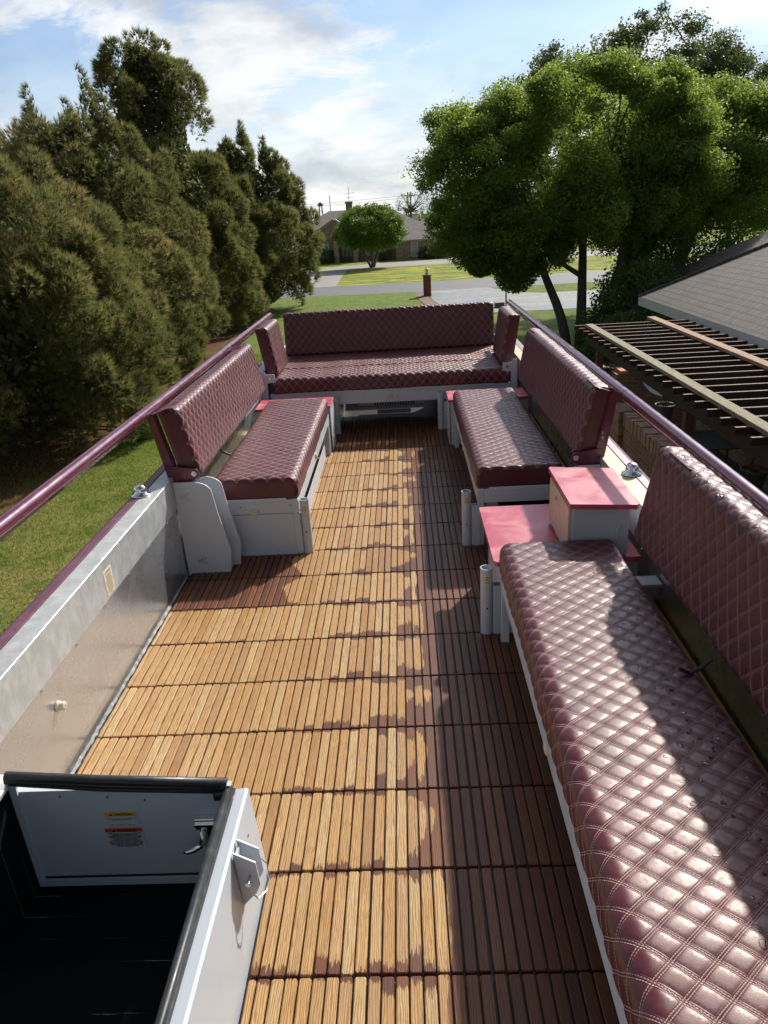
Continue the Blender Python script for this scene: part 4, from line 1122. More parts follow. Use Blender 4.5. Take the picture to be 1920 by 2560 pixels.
def pine(base, prof, label, n_cl, tufts, seed, lobr=(.5, .85), nl=.24, bw=.012, spires=(), brown=.25, blades=8, wob=.16):
    """dense pine: rings (z, radius) give the envelope; boughs bulge from it; each tuft is a fan of needles"""
    t = thing('pine_tree', base, label, 'pine tree', 'row of dense pines beside the lawn')
    ax, ay = base[0], base[1]; Z = np.array([p[0] for p in prof]); Rd = np.array([p[1] for p in prof])
    zi = np.linspace(Z[0], Z[-1], 200); ri = np.interp(zi, Z, Rd); wgt = ri + .15; wgt /= wgt.sum()
    K1 = 120; z1_ = rng.choice(zi, K1, p=wgt); th1 = (np.arange(K1) * 2.399 + seed) % 6.2832; R1 = np.interp(z1_, Z, Rd); pr1 = rng.uniform(.45, 1.05, K1) * np.clip(R1 / 3.2, .35, 1)
    rr1 = np.maximum(R1 - pr1 * .95, .05) * rng.uniform(.9, 1.04, K1); C1 = np.stack([ax + rr1 * np.cos(th1), ay + rr1 * np.sin(th1), z1_], 1)
    j1 = rng.choice(K1, n_cl, p=(pr1 ** 2) / (pr1 ** 2).sum()); od = np.stack([np.cos(th1), np.sin(th1), np.full(K1, .45)], 1)[j1]
    dd1 = sphere_pts(n_cl) + od * .75; dd1 /= np.linalg.norm(dd1, axis=1, keepdims=True)
    CC = C1[j1] + dd1 * pr1[j1][:, None] * np.array([1, 1, 1.25]) * np.where(rng.uniform(0, 1, (n_cl, 1)) < .22, rng.uniform(1.0, 1.35, (n_cl, 1)), rng.uniform(.65, 1.0, (n_cl, 1))); z = CC[:, 2]; th = np.arctan2(CC[:, 1] - ay, CC[:, 0] - ax)
    C_ = CC
    for sx, sy, z0, z1, rr in spires:
        for zz_ in np.arange(z0, z1, .22):
            C_ = np.vstack([C_, [sx + rng.normal() * .05, sy + rng.normal() * .05, zz_]])
    k = len(C_); ra = np.concatenate([rng.uniform(lobr[0] * .62, lobr[1] * .62, n_cl) * np.clip(np.interp(z, Z, Rd) / 1.6, .4, 1), np.concatenate([np.linspace(rr, .07, len(np.arange(z0, z1, .22))) for sx, sy, z0, z1, rr in spires]) if spires else []])
    dirr = np.stack([C_[:, 0] - ax, C_[:, 1] - ay, np.zeros(k)], 1); dirr /= np.linalg.norm(dirr, axis=1, keepdims=True) + 1e-6
    per = np.maximum(10, (tufts * 1.15 * (ra / np.mean(lobr) / .62) ** 1.6)).astype(int); idx = np.repeat(np.arange(k), per); n = len(idx)
    d_ = sphere_pts(n); out = dirr[idx] * .75 + np.array([0, 0, .45])
    flip = (d_ * out).sum(1) < -.25; d_[flip] *= -1
    el = ra[idx][:, None] * np.array([1, 1, 1.05]); P = C_[idx] + d_ * el * rng.uniform(.55, 1.0, (n, 1)) ** .5
    D = d_ * .8 + out * .55 + np.array([0, 0, .35]) + rng.normal(size=(n, 3)) * .25; D /= np.linalg.norm(D, axis=1, keepdims=True)
    nb = blades; Pb = np.repeat(P, nb, 0); Db = np.repeat(D, nb, 0) + rng.normal(size=(n * nb, 3)) * .30
    Db /= np.linalg.norm(Db, axis=1, keepdims=True); S_ = np.cross(Db, rng.normal(size=(n * nb, 3))); S_ /= np.linalg.norm(S_, axis=1, keepdims=True)
    ln_ = nl * rng.uniform(.6, 1.15, (n * nb, 1))
    V = np.stack([Pb - S_ * bw, Pb + S_ * bw, Pb + Db * ln_], 1).reshape(-1, 3); F = np.arange(3 * n * nb).reshape(-1, 3)
    ct = rng.uniform(0, 1, k); bp = .5 + .5 * np.sin(C_[:, 2] * 1.3 + C_[:, 0] * 1.1 + seed)
    cb = np.clip(.34 * ct + .36 * bp * brown * 2, 0, 1)
    tint = np.clip(cb[idx] + .28 * rng.uniform(0, 1, n) + (rng.uniform(0, 1, n) < brown * .18) * .45, 0, 1); tint = np.repeat(tint, nb)
    npmesh('crown', V, F, needle, t, fattr=tint)
    mb = MB(); mb.path([(ax, ay, G - .1), (ax + .05, ay, G + 2), (ax, ay + .05, Z[-1] - 1.2), (ax, ay, Z[-1])], [.24, .2, .06, .02], 10)
    for i in rng.choice(n_cl, 40, replace=False):
        c = C_[i]; limb(mb, (ax, ay, max(G + .5, c[2] - .9)), c, .05, .012, 4, .1)
    mb.build('trunk', bark, t, smooth=True)
    # dense inner foliage so that the crown is not see-through
    ni = 26000; zz_ = rng.uniform(Z[0] + .1, Z[-1] - .4, ni); rr_ = np.maximum(np.interp(zz_, Z, Rd) - .8, .05) * .9 * np.sqrt(rng.uniform(0.15, 1, ni)); th = rng.uniform(0, 6.2832, ni)
    Pi = np.stack([ax + rr_ * np.cos(th), ay + rr_ * np.sin(th), zz_], 1)
    leaves_mesh('inner_foliage', Pi, sphere_pts(ni), .20, needle, t, rng.uniform(0, .35, ni), .6)
    return t


pine((-9.6, 15.5, G), [(-2.6, 3.2), (-1.9, 4.0), (-.8, 4.0), (.5, 3.6), (1.5, 3.1), (2.4, 2.5), (3.1, 1.9), (3.8, 1.2), (4.4, .4)], 'nearest pine in the row, broad and olive green, cut off by the left edge', 420, 95, 1.0, (.45, .8), .21, .0068, brown=.32, blades=9)
pine((-10.5, 24.5, G), [(-2.7, 3.0), (-1.8, 3.9), (-.5, 4.2), (1.5, 3.7), (3.0, 3.0), (4.1, 2.3), (4.9, 1.2), (5.3, .5)], 'second pine in the row with several thin spiky leaders against the sky', 380, 75, 2.3, (.45, .85), .24, .010,
     spires=((-11.2, 24.3, 4.2, 6.1, .5), (-9.5, 24.3, 4.4, 6.4, .45), (-10.2, 24.4, 4.2, 5.7, .5), (-9.0, 24.3, 4.0, 5.6, .5), (-11.8, 24.3, 3.5, 5.2, .5)), brown=.34, blades=8)
pine((-10.2, 33, G), [(-2.7, 3.0), (-1.5, 3.7), (1.0, 3.7), (3.2, 3.1), (4.4, 2.5), (5.6, 2.4), (6.8, 2.25), (7.8, 1.8), (8.6, 1.1), (9.0, .6)], 'tallest pine in the row, dark with a rounded column top', 400, 70, 3.1, (.45, .85), .27, .013,
     spires=((-9.6, 33, 7.6, 8.9, .35), (-10.5, 33, 7.9, 9.1, .35), (-8.9, 33, 6.4, 7.6, .4)), brown=.14, blades=8)
pine((-8.75, 41, G), [(-2.7, 2.2), (-1.8, 3.8), (-.9, 4.4), (1.0, 4.4), (2.4, 3.8), (3.5, 3.0), (4.8, 2.1), (5.6, 1.1), (6.1, .5)], 'farthest pine in the row, its thin tips stepping down towards the road', 400, 60, 4.4, (.45, .8), .30, .016,
     spires=((-8.0, 41, 5.2, 6.7, .45), (-6.9, 41, 4.4, 5.9, .45), (-6.2, 41, 3.6, 5.1, .45), (-5.6, 41, 2.6, 4.1, .45), (-5.1, 41, 1.4, 2.6, .4)), brown=.2, blades=8)

# the big spreading tree on the right, the one that merges with it and the taller grey-green one behind
broad_tree('shade_tree', (6.3, 24.5, G), [(4.2, 24.2, 2.2, 2.7, 3.0, 2.5), (6.4, 24.3, 3.3, 3.3, 3.3, 2.55), (2.5, 24.3, 2.6, 1.7, 2.1, 2.2), (5.6, 24.0, 1.45, 2.9, 3.0, 1.1), (3.0, 23.8, .55, 1.4, 1.5, 1.0), (8.0, 24.4, 2.6, 2.2, 2.6, 2.4), (3.9, 23.6, -.25, .8, .8, .75), (2.75, 23.6, .1, .55, .6, .5)],
           'broad leafy shade tree with several slanting grey trunks behind the brick house patio', 'tree',
           [((5.85, 24.5, G - .1), (4.6, 24.6, .9), .19, .10, .10), ((6.35, 24.6, G - .1), (6.3, 24.7, 1.4), .20, .11, .10), ((6.75, 24.4, G - .1), (7.5, 24.3, 1.0), .20, .11, .12), ((6.45, 24.7, G), (8.6, 25.0, 1.5), .17, .09, .15), ((6.3, 24.5, -.6), (4.6, 24.0, .7), .09, .05, .1)],
           leaf_oak, 980, (.35, .72), 470, .086, fill=60000, shell=.45)
broad_tree('shade_tree', (9.9, 27.5, G), [(10.2, 26.8, 2.9, 3.0, 3.0, 2.3), (12.4, 26.5, 3.0, 2.6, 2.8, 2.1), (9.0, 26.2, 1.9, 2.2, 2.4, 1.0), (11.8, 26.0, 1.35, 2.6, 2.4, 1.0)],
           'leafy tree with thick leaning dark trunks at the right edge above the brick house roof', 'tree',
           [((8.7, 27.6, G), (9.6, 27.3, .8), .36, .22, .1), ((9.3, 27.4, G), (10.9, 27.0, .9), .38, .22, .1), ((9.5, 27.6, G), (8.3, 27.2, .8), .22, .14, .1)],
           leaf_oak, 640, (.4, .75), 380, .098, fill=35000, shell=.45)
broad_tree('live_oak', (11.5, 36, G), [(9.2, 35.5, 6.7, 3.0, 2.5, 1.7), (12.0, 35.5, 7.0, 3.0, 2.5, 1.9), (14.6, 35.5, 5.6, 2.2, 2.2, 1.7), (7.6, 35.5, 6.3, 1.4, 1.5, 1.3), (11.5, 35.5, 4.5, 4.5, 3.5, 2.5)],
           'tall grey green live oak rising behind the broad leafy trees', 'tree', [((11.5, 36, G), (11.5, 35.8, 4.0), .4, .25, .15), ((11.5, 36, 2), (9.0, 35.6, 6.2), .18, .06, .2), ((11.5, 36, 2), (14.0, 35.6, 6.2), .18, .06, .2)],
           leaf_live, 620, (.35, .75), 130, .13, fill=9000, shell=.25)
broad_tree('round_tree', (-2.6, 72, G), [(-2.6, 72, .95, 2.9, 2.8, 1.65), (-1.3, 72, .1, 1.9, 2, 1.15), (-4.2, 72, .1, 1.8, 2, 1.1), (-2.6, 71.6, -.5, 2.3, 2, .8)],
           'bright green round headed small tree on the front lawn of the house across the road', 'tree',
           [((-2.75, 72, G), (-4.0, 72, -.4), .13, .09, .05), ((-2.6, 72, G), (-2.7, 72, -.3), .14, .09, .05), ((-2.5, 72, G), (-1.7, 72, -.4), .14, .09, .05)],
           leaf_small, 420, (.30, .5), 130, .17, fill=9000, shell=.45)
broad_tree('bare_tree', (2.0, 118, G), [(2.0, 118, 3.0, 2.6, 2.0, 1.5)], 'thin sparse distant tree beyond the far house', 'tree', [((2.0, 118, G), (2.0, 118, 2.0), .2, .12, .1)], leaf_live, 60, (.3, .6), 14, .22, shell=.2)
# shrubs near the roof corner
for k, (x, y, z_, r_, lab) in enumerate(((7.4, 20.8, -1.5, 1.5, 'dark leafy shrub reaching the corner of the brick house roof'), (8.9, 24.5, -.9, 1.6, 'pale topped shrub beside the leaning dark trunks'), (6.4, 18.9, -2.1, .95, 'low leafy shrub tucked under the white eave corner'), (12.4, 27.2, -.7, 2.0, 'wide shrub under the crown at the right edge, mostly behind the roof'))):
    broad_tree('leafy_shrub', (x, y, G), [(x, y, z_, r_, r_, r_ * .95), (x - .6, y, z_ - .5, r_ * .8, r_ * .7, r_ * .7)], lab, 'shrub', [((x, y, G), (x, y, z_), .05, .03, .05)], leaf_bush, 110, (.3, .5), 130, .11, 'leafy shrubs by the brick house', fill=2500)
for k, (x, y, r_, lab) in enumerate(((-8.0, 82.2, .85, 'dark red leaved shrub below the arched window of the house across the road'), (.2 - 1.9, 81.4, .8, 'round grey green shrub right of the small tree trunk by the far house'), (4.0, 80.5, .5, 'dark reddish shrub under the right window of the far house'), (2.9, 80.4, .7, 'bare twiggy shrub between the two windows of the far house'))):
    broad_tree('small_shrub', (x, y, G), [(x, y, G + r_ * .8, r_, r_ * .8, r_ * .9)], lab, 'shrub', [((x, y, G), (x, y, G + r_), .05, .03, .05)], leaf_live if k != 0 else leaf_bush, 40, (.2, .35), 40, .16, 'shrubs in front of the far house')

# grass blades on the near lawn (nobody could count them)
nb = 230000
gx = rng.uniform(-9.5, -1.4, nb); gy = 1.0 + 25 * rng.uniform(0, 1, nb) ** 1.3
P = np.stack([gx, gy, np.full(nb, G)], 1); hgt = rng.uniform(.03, .075, (nb, 1)); an = rng.uniform(0, 6.28, nb)
S_ = np.stack([np.cos(an), np.sin(an), np.zeros(nb)], 1) * .006; tip = np.hstack([rng.normal(size=(nb, 2)) * .025, hgt])
V = np.stack([P - S_, P + S_, P + tip], 1).reshape(-1, 3)
pat = .5 + .25 * np.sin(gx * 1.9 + np.sin(gy * 1.3) * 1.5) + .25 * np.sin(gy * 2.3 + gx * .7)
near = np.clip((16 - gy) / 8, 0, 1); under = np.clip((-6.4 - gx) / 1.2, 0, 1)
tint = np.clip(.3 * rng.uniform(0, 1, nb) + .30 * pat + .45 * near * rng.uniform(.2, 1, nb) + under * .4 * rng.uniform(0, 1, nb), 0, 1)
keep = np.repeat(rng.uniform(0, 1, nb) > under * .75, 1)
V = V.reshape(-1, 3, 3)[keep].reshape(-1, 3)
tag(npmesh('grass_blades', V, np.arange(len(V)).reshape(-1, 3), blade, None, fattr=tint[keep]), 'short patchy green and straw coloured lawn grass left of the bus', 'grass', kind='stuff')

# ------------------------------------------------------------------ brick house on the right, patio and pergola
hs = thing('brick_house', (9, 8, G), 'brown brick house with grey shingled hip roof and white eaves on the right', 'house')
EX, EY, EZ, SL = 5.6, 16.1, -.35, .575
RXg = 11.6; RZ = EZ + (RXg - EX) * SL; RYg = EY - (RXg - EX)
m = MB(); m.add([(EX, -14, EZ), (RXg, -14, RZ), (RXg, RYg, RZ), (EX, EY, EZ), (17.6, EY, EZ), (17.6, -14, EZ)], [(0, 1, 2, 3), (3, 2, 4), (1, 5, 4, 2)]); m.f = [f[::-1] for f in m.f]
rf = m.build('roof', shingle, hs)
m = MB()
m.path([(EX, EY, EZ + .012), (RXg, RYg, RZ + .012)], .035, 6)
o = m.build('hip_ridge', shingle, None); o.parent = rf; o.matrix_parent_inverse = Matrix()
m = MB(); m.box(EX - .002, EX + .02, -14, EY, EZ - .19, EZ - .006); m.box(EX + .021, 17, EY - .02, EY + .002, EZ - .19, EZ - .006); m.build('fascia', white, hs)
m = MB(); m.box(EX + .02, EX + .6, -14, EY - .02, EZ - .18, EZ - .16); m.build('soffit', greywhite, hs)
m = MB(); m.box(EX + .6, 17, -14, EY - .6, G, EZ - .17); m.build('wall', brick, hs)
m = MB(); m.prism([(8.0, EZ - .1), (8.0, EZ), (14.0, EZ + 3.45), (20, EZ), (20, EZ - .1)][::-1], 'y', 2, 15.5)
# rear wing with its own hip
WX, WY = 8.35, 21.9; top = 6.0
m = MB(); m.add([(WX, 12.0, EZ), (WX + top, 12.0, EZ + top * SL), (WX + top, WY - top, EZ + top * SL), (WX, WY, EZ), (WX + 2 * top, WY, EZ)], [(3, 2, 1, 0), (4, 2, 3)])
m.build('rear_roof', shingle, hs)
m = MB(); m.box(WX + .5, WX + 9, 15.6, WY - .6, G, EZ - .02); m.build('rear_wall', brick_x, hs)
m = MB(); m.tube((7.6, 10.9, .72), (7.6, 10.9, 1.05), .05, n=12); m.build('roof_pipe', white, hs)
for yy in (12.4, 8.6, 5.0):
    m = MB(); m.box(EX + .57, EX + .598, yy - .75, yy + .75, -2.1, -.95); f_ = m.build('window', trimw, hs)
    m = MB(); m.box(EX + .555, EX + .569, yy - .68, yy + .68, -2.03, -1.02); o = m.build('pane', glass, None); o.parent = f_; o.matrix_parent_inverse = Matrix()

m = MB(); m.add([(3.5, -6, G + .01), (6.3, -6, G + .01), (6.3, 12.6, G + .01), (3.5, 12.6, G + .01)], [(0, 1, 2, 3)]); tag(m.build('patio', paver), kind='structure')
pg = thing('pergola', (5, 8.5, G), 'weathered wooden pergola with open rafters over the patio between bus and brick house', 'pergola')
pz = -.40
for x0, x1, m_, y1_ in ((3.58, 3.725, lichen_wood, 12.74), (4.90, 5.055, red_wood, 13.27), (6.25, 6.39, lichen_wood, 13.7)):
    m = MB(); m.box(x0, x1, -3, y1_, pz - .05, pz, .004); m.build('cap_beam', m_, pg)
k = 0; yy = 12.97
while yy > -2.5:
    m = MB(); m.box(3.44, 7.1, yy - .017, yy + .017, pz - .135, pz - .058); m.cur = 1; m.box(3.441, 7.1, yy - .0175, yy + .0175, pz - .0575, pz - .053); m.build('rafter', [dark_wood, slat_wood], pg); yy -= .3553; k += 1  # shade painted into the dark sides, sunlight into the pale top strip
for x in (3.66, 6.1):
    m = MB(); m.box(x - .04, x + .04, -3, 12.6, pz - .36, pz - .138, .003); m.build('girder', dark_wood, pg)
for x, y in ((3.66, 11.9), (3.66, 7.6), (3.66, 3.2), (3.66, -1.0)):
    m = MB(); m.box(x - .06, x + .06, y - .06, y + .06, G, pz - .362, .005); m.build('post', post_wood, pg)
# sailor-coursed brick garden wall
bw_ = thing('brick_garden_wall', (3.4, 6, G), 'weathered brown brick garden wall with upright brick coping beside the bus', 'wall')
m = MB(); m.box(3.28, 3.46, -4, 8.95, G, -1.30); m.build('wall', brick, bw_)
m = MB(); yy = 8.93
while yy > -3.9:
    dz = random.uniform(-.012, .012); m.box(3.26 + random.uniform(-.008, .008), 3.48 + random.uniform(-.008, .008), yy - .064, yy, -1.299, -1.10 + dz, .006); yy -= .078
copm = mat('coping_brick', f_wwood((0.26, 0.15, 0.10), (0.42, 0.31, 0.23)))
m.build('coping', copm, bw_)
m = MB(); m.box(3.2, 3.54, 8.951, 9.47, G, -1.09, .01); m.build('pier', brick, bw_)
ob = thing('brick_planter', (4.4, 11.7, G), 'red brick planter wall with an orange capped edge at the far end of the patio', 'planter')
m = MB(); m.box(3.9, 5.4, 11.6, 11.95, G, -1.14); m.build('wall', brick_x, ob)
m = MB(); m.box(3.97, 4.36, 11.56, 12.0, -1.139, -1.085, .006); orangecap = mat('orange_tile', color=(0.45, 0.16, 0.07), rough=.7); m.build('cap', orangecap, ob)
m = MB(); m.box(3.38, 3.82, 12.0, 12.25, G, -1.12, .01); m.box(3.36, 3.84, 11.98, 12.27, -1.119, -1.08, .01); tag(m.build('brick_pier', copm), 'short pale brick pier at the far corner of the garden wall', 'brick pier')


def pot(c, r_, h_, label, m_):
    t = thing('plant_pot', c, label, 'plant pot', 'flower pots on the patio')
    m = MB(); m.lathe(c, [(0, 0), (r_ * .68, 0), (r_ * .92, h_ * .86), (r_ * 1.04, h_ * .86), (r_ * 1.04, h_), (r_ * .92, h_), (r_ * .88, h_ * .85)], 24); m.build('pot', m_, t, auto=True)
    m = MB(); m.lathe((c[0], c[1], c[2] + h_ * .86), [(0, .0), (r_ * .9, 0)], 20); m.build('soil', soil, t)
    m = MB()
    for i in range(26):
        a = random.uniform(0, 6.28); el = random.uniform(.3, 1.3); L = random.uniform(.6, 1.7) * r_
        p0 = Vector((c[0] + random.uniform(-.3, .3) * r_, c[1] + random.uniform(-.3, .3) * r_, c[2] + h_ * .86)); d_ = Vector((math.cos(a) * math.cos(el), math.sin(a) * math.cos(el), math.sin(el)))
        p1 = p0 + d_ * L * .5; p2 = p1 + (d_ + Vector((random.uniform(-.5, .5), random.uniform(-.5, .5), random.uniform(-.4, .2)))) * L * .5
        m.path([p0, p1, p2], [.005, .004, .002], 5)
        for _ in range(2):
            q0 = p1.lerp(p2, random.random()); m.path([q0, q0 + Vector((random.uniform(-1, 1), random.uniform(-1, 1), random.uniform(-.2, .8))) * L * .3], [.003, .0015], 4)
    m.build('dead_stems', twigm, t)
    return t


pot((5.15, 8.75, -2.28), .19, .30, 'grey green flower pot with dead stems on the stand at the right edge', potm)
pot((4.12, 9.7, -1.46), .145, .25, 'dark flower pot with dry reddish twigs on a tall pedestal by the pergola post', potm)
pot((4.05, 12.15, -1.36), .16, .25, 'black flower pot with thin branches by the far pergola post', potd)
m = MB(); m.box(4.03, 4.21, 9.61, 9.79, G, -1.462, .01); tag(m.build('pedestal', post_wood), 'dark wooden pedestal under the pot with reddish twigs', 'pedestal')
m = MB(); m.box(3.96, 4.14, 12.08, 12.24, G, -1.362, .01); tag(m.build('pedestal', post_wood), 'dark wooden pedestal under the black pot by the far post', 'pedestal')
t = thing('pot_stand', (5.15, 8.75, G), 'low dark metal stand under the grey green flower pot', 'stand')
m = MB(); m.box(4.9, 5.4, 8.5, 9.0, -2.32, -2.281, .004); m.build('top', galv, t)
for x, y in ((4.93, 8.53), (5.37, 8.53), (4.93, 8.97), (5.37, 8.97)):
    m = MB(); m.box(x - .015, x + .015, y - .015, y + .015, G + .01, -2.321); m.build('leg', galv, t)
t = thing('patio_table', (5.35, 10.6, G), 'dark metal patio table in the shade of the pergola', 'table')
m = MB()
for i in range(9): m.box(4.95, 5.85, 10.1 + i * .12, 10.2 + i * .12, -2.13, -2.11, .002)
m.box(4.97, 5.0, 10.1, 11.16, -2.16, -2.131); m.box(5.8, 5.83, 10.1, 11.16, -2.16, -2.131); dgrey = mat('dark_grey_metal', color=(.035, .035, .04), rough=.5); m.build('table_top', dgrey, t)
for x, y in ((5.0, 10.15), (5.8, 10.15), (5.0, 11.1), (5.8, 11.1)):
    m = MB(); m.tube((x, y, G + .01), (x, y, -2.161), .018, n=10); m.build('leg', dgrey, t)
# curved pale blue basin leaning on the patio
m = MB(); vs = []; n_ = 14
for i in range(n_ + 1):
    u_ = i / n_; w_ = math.sin(math.pi * u_) * .05
    p = np.array([4.27, 11.45, -1.12]) * (1 - u_) + np.array([4.45, 10.1, -1.18]) * u_ + np.array([-.05, 0, -.10]) * math.sin(math.pi * u_)
    vs += [tuple(p + np.array([0, 0, w_])), tuple(p - np.array([.03, 0, w_])), tuple(p + np.array([.02, 0, w_ + .006])), tuple(p + np.array([-.01, 0, -w_ - .006]))]
fs = []
for i in range(n_): fs += [(4 * i, 4 * i + 4, 4 * i + 5, 4 * i + 1), (4 * i + 2, 4 * i + 3, 4 * i + 7, 4 * i + 6), (4 * i, 4 * i + 2, 4 * i + 6, 4 * i + 4), (4 * i + 1, 4 * i + 5, 4 * i + 7, 4 * i + 3)]
m.add(vs, fs); paleb = mat('pale_blue_cloth', color=(.5, .55, .66), rough=.6); tag(m.build('cloth_sling', paleb), 'pale blue crescent shaped cloth hanging under the pergola edge', 'cloth')

# ------------------------------------------------------------------ across the road
p = thing('brick_pillar', (1.65, 43.5, G), 'red brick lamp pillar standing at the driveway corner', 'pillar')
m = MB(); m.box(1.43, 1.88, 43.28, 43.72, G, -1.74, .01); m.build('shaft', brick_red, p)
m = MB(); m.box(1.38, 1.93, 43.23, 43.77, -1.739, -1.68, .01); m.build('cap', copm, p)
m = MB(); m.box(1.575, 1.735, 43.42, 43.58, -1.679, -1.65); m.box(1.565, 1.745, 43.41, 43.59, -1.40, -1.375); m.lathe((1.655, 43.5, -1.374), [(.09, 0), (.02, .06), (0, .065)], 8)
for dx in (-.075, .065):
    for dy in (-.075, .065): m.box(1.655 + dx, 1.665 + dx, 43.5 + dy, 43.51 + dy, -1.649, -1.401)
lan = m.build('lantern', galv, p)
m = MB(); m.box(1.60, 1.71, 43.445, 43.555, -1.645, -1.405); o = m.build('lantern_glass', trimw, None); o.parent = lan; o.matrix_parent_inverse = Matrix()
m = MB(); m.box(5.13, 5.19, 34.9, 34.96, G, -2.05); tag(m.build('wooden_post', post_wood), 'thin brown stake beside the concrete driveway behind the handrail end', 'post')
t = thing('wood_bench_table', (4.9, 38, G), 'pale flat roadside utility box lid near the wet driveway', 'utility box')
m = MB(); m.box(4.75, 5.25, 36.0, 36.4, G + .02, G + .25, .03); m.build('box_body', conc, t)

hf = thing('ranch_house', (-3, 86, G), 'brown brick single storey house with brown hip roofs across the road', 'house')


def hip(name, x0, x1, y0, y1, ze, rx0, rx1, ry, zr, m_, parent, over=.0):
    mm = MB(); mm.add([(x0, y0, ze), (x1, y0, ze), (x1, y1, ze), (x0, y1, ze), (rx0, ry, zr), (rx1, ry, zr)], [(0, 1, 5, 4), (1, 2, 5), (2, 3, 4, 5), (3, 0, 4)]); o = mm.build(name, m_, parent)
    mm = MB(); mm.box(x0, x1, y0, y1, ze - .2, ze - .004); f = mm.build('fascia', trimb, None); f.parent = o; f.matrix_parent_inverse = Matrix(); return o


trimb = mat('tan_trim', color=(0.27, 0.235, 0.19), rough=.7)
m = MB(); m.box(-13.5, 5.0, 84, 97, G, -.8); m.build('main_wall', brick_far, hf)
hip('roof', -14.5, 5.6, 83.3, 98, -.78, -8.1, -1.0, 90.5, 2.5, shingle_far, hf)
m = MB(); m.box(-.35, 6.1, 81, 90, G, -1.08); m.build('right_wing_wall', brick_far, hf)
hip('right_wing_roof', -.7, 6.5, 80.6, 91, -.87, 2.9, 2.95, 85, 1.1, shingle_far, hf)
m = MB(); m.prism([(-10.2, -.05), (-8.0, 1.25), (-6.9, 1.45), (-4.6, -.2), (-4.6, G), (-10.2, G)][::-1] if False else [(-10.4, G), (-4.9, G), (-4.9, -.1), (-7.0, 1.42), (-8.6, .5), (-10.4, -.05)], 'y', 83.0, 83.9); m.build('front_gable', brick_far, hf)
m = MB()
for a_, b_ in (((-10.6, -.1), (-8.6, .55)), ((-8.6, .55), (-6.95, 1.52)), ((-6.95, 1.52), (-4.5, -.2))):
    dx, dz = b_[0] - a_[0], b_[1] - a_[1]; L = math.hypot(dx, dz); nx, nz = -dz / L * .16, dx / L * .16
    m.prism([a_, b_, (b_[0] + nx, b_[1] + nz), (a_[0] + nx, a_[1] + nz)], 'y', 82.75, 83.95)
m.build('gable_bargeboard', trimb, hf)
m = MB(); m.prism([(-7.3, -.12), (-5.9, .75), (-4.3, -.12), (-4.3, -.35), (-7.3, -.35)][::-1], 'y', 82.0, 82.97); m.build('porch_gable', shingle_far, hf)
m = MB(); m.box(-7.1, -6.62, 82.05, 82.5, G, -.36); m.build('porch_pier', brick_far, hf)
m = MB(); m.box(-5.05, -4.5, 82.05, 82.5, G, -.36); m.build('porch_pier', brick_far, hf)
m = MB(); m.box(-6.5, -5.1, 82.9, 82.98, G + .02, -.55); dr = m.build('front_door', doord, hf)
m = MB()
for x in (-6.15, -5.75, -5.35): m.box(x - .09, x + .09, 82.88, 82.898, -2.3, -.9)
o = m.build('door_panes', glass, None); o.parent = dr; o.matrix_parent_inverse = Matrix()


def win(x0, x1, z0, z1, y, arch=False):
    mm = MB()
    if arch:
        c = (x0 + x1) / 2; r_ = (x1 - x0) / 2; pts = [(x0, z0), (x1, z0)] + [(c + r_ * math.cos(a), z1 + r_ * .75 * math.sin(a)) for a in np.linspace(0, math.pi, 12)]; mm.prism(pts[::-1], 'y', y - .04, y)
    else: mm.box(x0, x1, y - .04, y, z0, z1)
    f = mm.build('window', trimw, hf); g_ = .09; mm = MB()
    if arch:
        for a0, a1 in ((x0 + g_, c - g_ / 2), (c + g_ / 2, x1 - g_)): mm.box(a0, a1, y - .05, y - .041, z0 + g_, z1 - .05)
        pts = [(c + (r_ - g_) * math.cos(a), z1 + .05 + (r_ - g_) * .72 * math.sin(a)) for a in np.linspace(0, math.pi, 12)]; mm.prism(pts[::-1], 'y', y - .05, y - .041)
    else:
        zm = (z0 + z1) / 2; mm.box(x0 + g_, x1 - g_, y - .05, y - .041, z0 + g_, zm - .03); mm.box(x0 + g_, x1 - g_, y - .05, y - .041, zm + .03, z1 - g_)
    o = mm.build('pane', blind if not arch else glass, None); o.parent = f; o.matrix_parent_inverse = Matrix()


win(1.30, 2.08, -2.62, -1.10, 80.98); win(3.66, 4.45, -2.1, -1.10, 80.98); win(-9.35, -7.75, -2.6, -1.0, 82.98, True); win(-3.8, -2.6, -2.4, -1.0, 83.95)
m = MB(); m.box(-6.0, -5.25, 89.6, 90.3, 1.9, 3.2); m.box(-6.07, -5.18, 89.53, 90.37, 3.2, 3.4, .02); m.build('chimney', brick_far, hf)
m = MB(); m.tube((5.95, 80.95, -1.1), (5.95, 80.95, G), .04, n=8); m.build('downpipe', trimw, hf)
an_ = thing('tv_antenna', (-5.6, 89.95, 3.4), 'thin roof antenna on the brick chimney of the far house', 'antenna')
m = MB(); m.tube((-5.6, 89.95, 3.4), (-5.6, 89.95, 5.0), .025, n=6); m.build('mast', galv, an_)
m = MB(); m.tube((-6.2, 89.95, 4.2), (-5.0, 89.95, 4.35), .018, n=5); m.tube((-6.0, 89.95, 3.8), (-5.1, 89.95, 3.85), .018, n=5); m.build('crossbar', galv, an_)
t = thing('white_shed', (1.2, 133, G), 'long white metal shed behind the far house', 'shed')
m = MB(); m.box(-2.5, 3.4, 130, 140, G, 1.6); m.build('wall', shedm, t)
m = MB(); m.prism([(129.6, 1.62), (140.4, 1.62), (135, 2.9)][::-1], 'x', -2.7, 3.6); m.build('roof', shedm, t)
t = thing('metal_barn', (-14.5, 128, G), 'low white roofed barn behind the left end of the far house', 'barn')
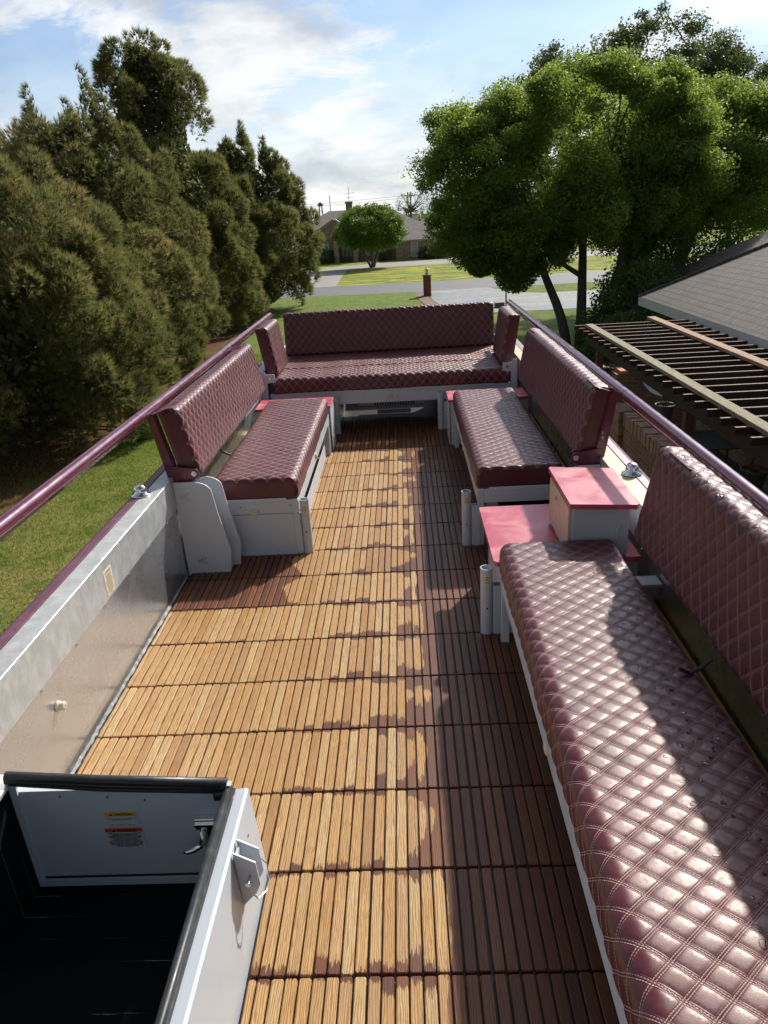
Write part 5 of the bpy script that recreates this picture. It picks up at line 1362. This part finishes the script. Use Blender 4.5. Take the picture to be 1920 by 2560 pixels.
m = MB(); m.box(-22, -11.5, 126, 136, G, 1.2); m.build('wall', shedm, t); m = MB(); m.prism([(125.5, 1.21), (136.5, 1.21), (131, 2.2)][::-1], 'x', -22.3, -11.2); m.build('roof', shedm, t)
m = MB(); m.tube((-9.6, 110, G), (-9.6, 110, 4.75), .09, .06, 8); tag(m.build('flagpole', trimw), 'tall thin pale pole left of the brick chimney', 'pole')
wm = thing('pump_tower', (-12, 120, G), 'small green steel windmill tower far behind the house', 'tower')
m = MB()
for dx, dy in ((-.7, -.7), (.7, -.7), (.7, .7), (-.7, .7)): m.tube((-12 + dx, 120 + dy, G), (-12 + dx * .25, 120 + dy * .25, 3.6), .08, n=6)
for z_, w_ in ((0, .55), (1.6, .4), (2.8, .3)): m.box(-12 - w_, -12 + w_, 119.95, 120.05, z_, z_ + .1)
greenm = mat('green_metal', color=(.06, .13, .10), rough=.6); m.build('lattice', greenm, wm)
m = MB(); m.box(-12.5, -11.5, 119.9, 120.1, 3.6, 3.8); m.tube((-12, 119.7, 3.8), (-12, 120.3, 3.8), .3, n=10); m.build('head', greenm, wm)
up = thing('utility_pole', (1.9, 124, G), 'wooden utility pole behind the shed carrying the wires', 'utility pole')
m = MB(); m.tube((1.7, 124, G), (1.7, 124, 4.9), .12, .09, 8); m.tube((2.15, 124, G), (2.15, 124, 4.9), .12, .09, 8); m.build('pole', bark, up)
m = MB(); m.box(1.1, 2.8, 123.95, 124.05, 4.3, 4.42); m.build('crossarm', bark, up)
m = MB()
for zz_, x1_ in ((4.45, -45), (4.1, -45)):
    pts = [(2 + (x1_ - 2) * u_, 124 + 6 * u_, zz_ + .2 * u_ - 1.6 * 4 * u_ * (1 - u_) * .35) for u_ in np.linspace(0, 1, 14)]; m.path(pts, .025, 4)
m.build('wire', galv, up)
# distant wooded skyline
P = np.stack([rng.uniform(-320, 400, 26000), rng.uniform(330, 420, 26000), G + rng.uniform(0, 1, 26000) ** 1.6 * (3.2 + 1.6 * np.sin(np.linspace(0, 60, 26000)))], 1)
leaves_mesh('distant_woods', P, sphere_pts(len(P)), 2.2, leaf_live, None, rng.uniform(0, 1, len(P)), .8)
tag(bpy.data.objects['distant_woods'], 'low line of far off trees on the horizon', 'woods', kind='stuff')
